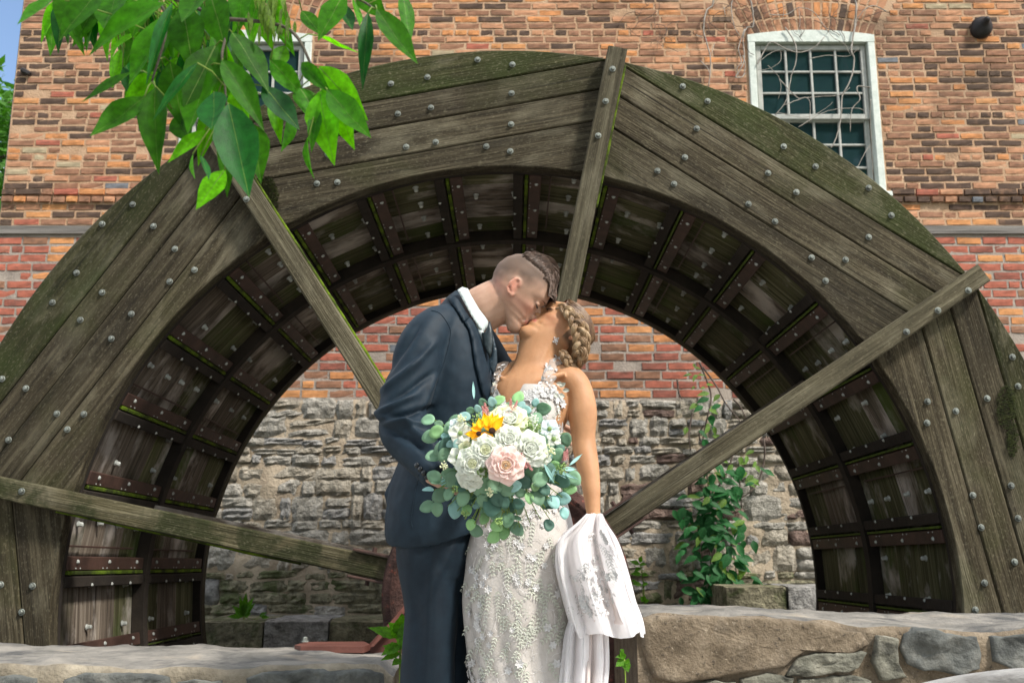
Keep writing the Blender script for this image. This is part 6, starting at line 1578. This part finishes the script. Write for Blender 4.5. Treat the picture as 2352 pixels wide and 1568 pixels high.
# dry creeper stems on the upper wall and across the window
dv = empty('dry_creeper', P(1900, 400, 8.0), 'bare pale creeper stems straggling over the wall and window at upper right', 'creeper'); DO = dv.location
z6 = lambda x, y: (1599+x*.336, y*.336)
dry = [([(1080, -10), (1095, 40), (1085, 180), (1060, 340), (1080, 400), (1070, 500), (1040, 580), (1000, 660), (985, 830), (950, 960), (920, 1010)], .009), ([(365, -10), (385, 60), (390, 180), (350, 190), (320, 260), (330, 400), (300, 480), (270, 530), (320, 520), (335, 440), (320, 380)], .007), ([(330, 200), (290, 330), (310, 420), (280, 470), (300, 530), (340, 500)], .005), ([(120, -10), (110, 40), (70, 80), (50, 200), (75, 300), (100, 420), (85, 600)], .008), ([(500, 100), (620, 100), (700, 55), (800, 80), (870, 170), (940, 260), (1010, 300), (1050, 370)], .004), ([(610, 190), (680, 310), (680, 430), (650, 520), (620, 680), (540, 790)], .006), ([(420, 440), (450, 380), (510, 290), (600, 330), (700, 360), (800, 330), (880, 250)], .006), ([(430, 420), (500, 370), (570, 345), (575, 420), (500, 470), (420, 480)], .003), ([(1190, 600), (1110, 590), (1100, 620), (1120, 680), (1070, 740), (1055, 820), (1055, 900)], .006), ([(1300, 80), (1220, 40), (1160, 60), (1110, 120), (1090, 180)], .005), ([(570, 540), (640, 620), (700, 670), (760, 670), (780, 720), (775, 830)], .005), ([(700, 870), (780, 820), (850, 780), (940, 750), (1100, 740), (1150, 760)], .004), ([(600, 720), (680, 690), (740, 670), (850, 660), (980, 650), (1050, 600)], .004), ([(780, 400), (900, 380), (1040, 385), (1110, 330)], .0035), ([(560, 770), (700, 800), (800, 790), (900, 730), (930, 700)], .003), ([(490, 450), (560, 520), (580, 600), (560, 680)], .003), ([(250, -10), (240, 60), (260, 180), (300, 250)], .005), ([(1190, 990), (1150, 1050), (1110, 1130), (1090, 1150)], .004), ([(1195, 680), (1190, 800), (1200, 990), (1210, 1200)], .003), ([(190, 50), (200, 110)], .004), ([(30, 420), (80, 470), (90, 500)], .004), ([(125, 300), (100, 380)], .003), ([(1070, 500), (1120, 500), (1150, 470)], .003), ([(0, 240), (50, 260)], .004), ([(590, 20), (600, 70), (590, 140)], .003), ([(700, 60), (710, 160), (690, 220)], .003)]
m = MB()
for s, w_ in dry:
    c = catmull([list(map(float, z6(*q))) for q in s], 5); pts = []
    for i, (a, b) in enumerate(c): pts.append(P(a+1.2*noise.noise(Vector((a*.1, b*.1, 0))), b+1.2*noise.noise(Vector((a*.1, b*.1, 5))), 8.055+.02*noise.noise(Vector((a*.03, b*.03, 9))))-DO)
    m.tube(pts, [w_*(1-.45*i/len(pts)) for i in range(len(pts))], 5)
m.obj('stem', M_twig, dv, smooth=True)
m = MB()
for i in range(46):
    a = r.uniform(1400, 2020); b = r.uniform(0, 110 if a < 1690 else 60); an = r.uniform(0, 6.28); pts = []
    if 1250 < a < 1690 or True:
        for k in range(9): pts.append(P(a, b, 8.07)-DO); a += 9*cos(an); b += 7*sin(an)+1; an += r.uniform(-.6, .6)
        m.tube(pts, r.uniform(.0015, .003), 4)
tag(m.obj('tendril', M_twigd, dv, smooth=True), kind='stuff')
# weeds
def weed(nm, lab, base, y, leaves, mt=L_weed, sw=.004, cat='weed', serr=.18):
    B0 = P(*base, y); e = empty(nm, B0, lab, cat); m = MB(); me = [leaf_mesh(1, .4, .25, d, 10, serr=serr, mt=mt) for d in (.1, .3)]
    top = P(*leaves[0][0:2], y)
    for ax, ay, bx, by, w_ in leaves:
        A = P(ax, ay, y)-B0; B = P(bx, by, y-.03)-B0; place_leaf(me[r.randrange(2)], e, A, B, (r.uniform(-.3, .3), -.9, r.uniform(.2, .6)), 1, .4, w_*y/FPX*1.15)
        m.tube([A, Vector((A.x*.4, 0, A.z-.03)), Vector((A.x*.1, 0, max(0, A.z-.10)))], sw*.6, 5)
    m.tube([Vector((0, 0, -.25)), Vector((.003, 0, (top-B0).z*.5)), top-B0], sw, 6); m.obj('stem', M_stem, e, smooth=True); return e
zw = lambda x, y: (846.7+x*.2923, 1110+y*.2923)
def W(*a): p, q = zw(a[0], a[1]), zw(a[2], a[3]); return (*p, *q, a[4])
weed('weed_plant', 'bright green serrated weed beside the groom\'s trouser leg', zw(240, 1500), 3.12, [W(250, 1200, 265, 1025, 34), W(245, 1195, 165, 1090, 26), W(245, 1200, 12, 1125, 20), W(255, 1200, 300, 1140, 18), W(250, 1260, 100, 1340, 22), W(245, 1300, 130, 1270, 16), W(255, 1290, 290, 1180, 16), W(255, 1380, 185, 1420, 16), W(250, 1330, 95, 1380, 14), W(255, 1300, 305, 1050, 30)], sw=.003)
weed('weed_plant', 'small bright green sprout against the end of the right stone wall', zw(2010, 1500), 3.2, [W(2010, 1380, 1990, 1330, 12), W(2010, 1390, 1945, 1430, 16), W(2015, 1400, 2040, 1475, 16), W(2010, 1360, 1960, 1350, 10), W(2005, 1340, 2000, 1300, 10), W(2015, 1390, 2050, 1400, 12)], sw=.002)
z8 = lambda x, y: (470.4+x*.42, 893.8+y*.42)
def Z(*a): p, q = z8(a[0], a[1]), z8(a[2], a[3]); return (*p, *q, a[4])
weed('weed_plant', 'dandelion like weed tuft on the stone footing at left', z8(215, 1235), 7.5, [Z(215, 1235, 225, 1110, 12), Z(215, 1235, 190, 1130, 10), Z(215, 1235, 255, 1140, 12), Z(215, 1235, 150, 1180, 10), Z(215, 1235, 265, 1170, 10), Z(210, 1240, 120, 1240, 10), Z(215, 1240, 170, 1210, 12), Z(220, 1240, 250, 1220, 12), Z(300, 1240, 330, 1215, 8), Z(310, 1245, 345, 1240, 8), Z(215, 1238, 205, 1160, 14), Z(215, 1238, 240, 1180, 12)], sw=.003)
weed('weed_plant', 'slender weed growing up the stones behind the bride\'s train', z7(175, 1500), 7.6, [(*z7(a, b), *z7(a+c, b+d), 9) for a, b, c, d in ((150, 1270, -60, -20), (150, 1270, 40, 0), (150, 1260, 10, -40), (160, 1330, -60, -10), (160, 1330, 40, 0), (160, 1390, -50, -10), (165, 1390, 30, -10), (175, 1490, -20, -30), (175, 1490, 25, -10), (175, 1490, 0, -40), (150, 1290, -30, 20), (130, 1370, -30, 0))], sw=.003, serr=.1)
# trees: one seen past the left corner of the mill, others behind the camera (the windows mirror them)
def tree(lab, base, h, cr, n, zb, seed, group=None, ls=.16):
    t = empty('tree', base, lab, 'tree', group); r = random.Random(seed); m = MB()
    m.tube([(0, 0, -.1), (.1, 0, h*.3), (0, .1, h*.6), (0, 0, h*.9)], [h*.022, h*.018, h*.012, h*.004], 9); cl = []
    for i in range(18):
        a = r.uniform(0, 6.28); z0 = r.uniform(zb*.8, h*.8); L = cr*r.uniform(.6, 1.0)*(1-.4*(z0-zb)/(h-zb)); e = Vector((L*cos(a), L*sin(a), z0+L*.45)); m.tube([(0, 0, z0), e*.5+Vector((0, 0, z0*.5+.2)), e], [h*.008, h*.005, h*.002], 5)
        for q in range(4): cl.append((e*(1-.2*q)+Vector((r.uniform(-.8, .8), r.uniform(-.8, .8), r.uniform(-.5, .8)))+Vector((0, 0, z0*.2*q)), cr*r.uniform(.16, .36)))
    m.obj('trunk', M_bark, t, smooth=True); V = []; F = []
    for i in range(n):
        c, R = cl[r.randrange(len(cl))]; d = Vector((r.gauss(0, 1), r.gauss(0, 1), r.gauss(0, .8))).normalized()*R*r.uniform(.3, 1)**.5; p = c+d
        u = Vector((r.uniform(-1, 1), r.uniform(-1, 1), r.uniform(-.6, .6))).normalized(); v = u.orthogonal().normalized(); s = ls*r.uniform(.6, 1.2); k = len(V)
        V += [p-u*s, p-v*s*.4, p+u*s, p+v*s*.4]; F.append([k, k+1, k+2, k+3])
    o = mk('crown', V, F, L_tree, t, smooth=False); tag(o, kind='stuff')
tree('tall green tree behind the left corner of the mill', (-9.9, 17, 0), 10.8, 3.1, 26000, 1.0, 5, ls=.12)
tree('tall green tree standing behind the photographer to the left, mirrored in the windows', (-10, -13, 0), 23, 8, 14000, 4, 6, ls=.34)
tree('tall green tree standing behind the photographer to the right, mirrored in the windows', (10, -14, 0), 23, 8, 14000, 4, 7, ls=.34)
print('objects', len(bpy.data.objects))
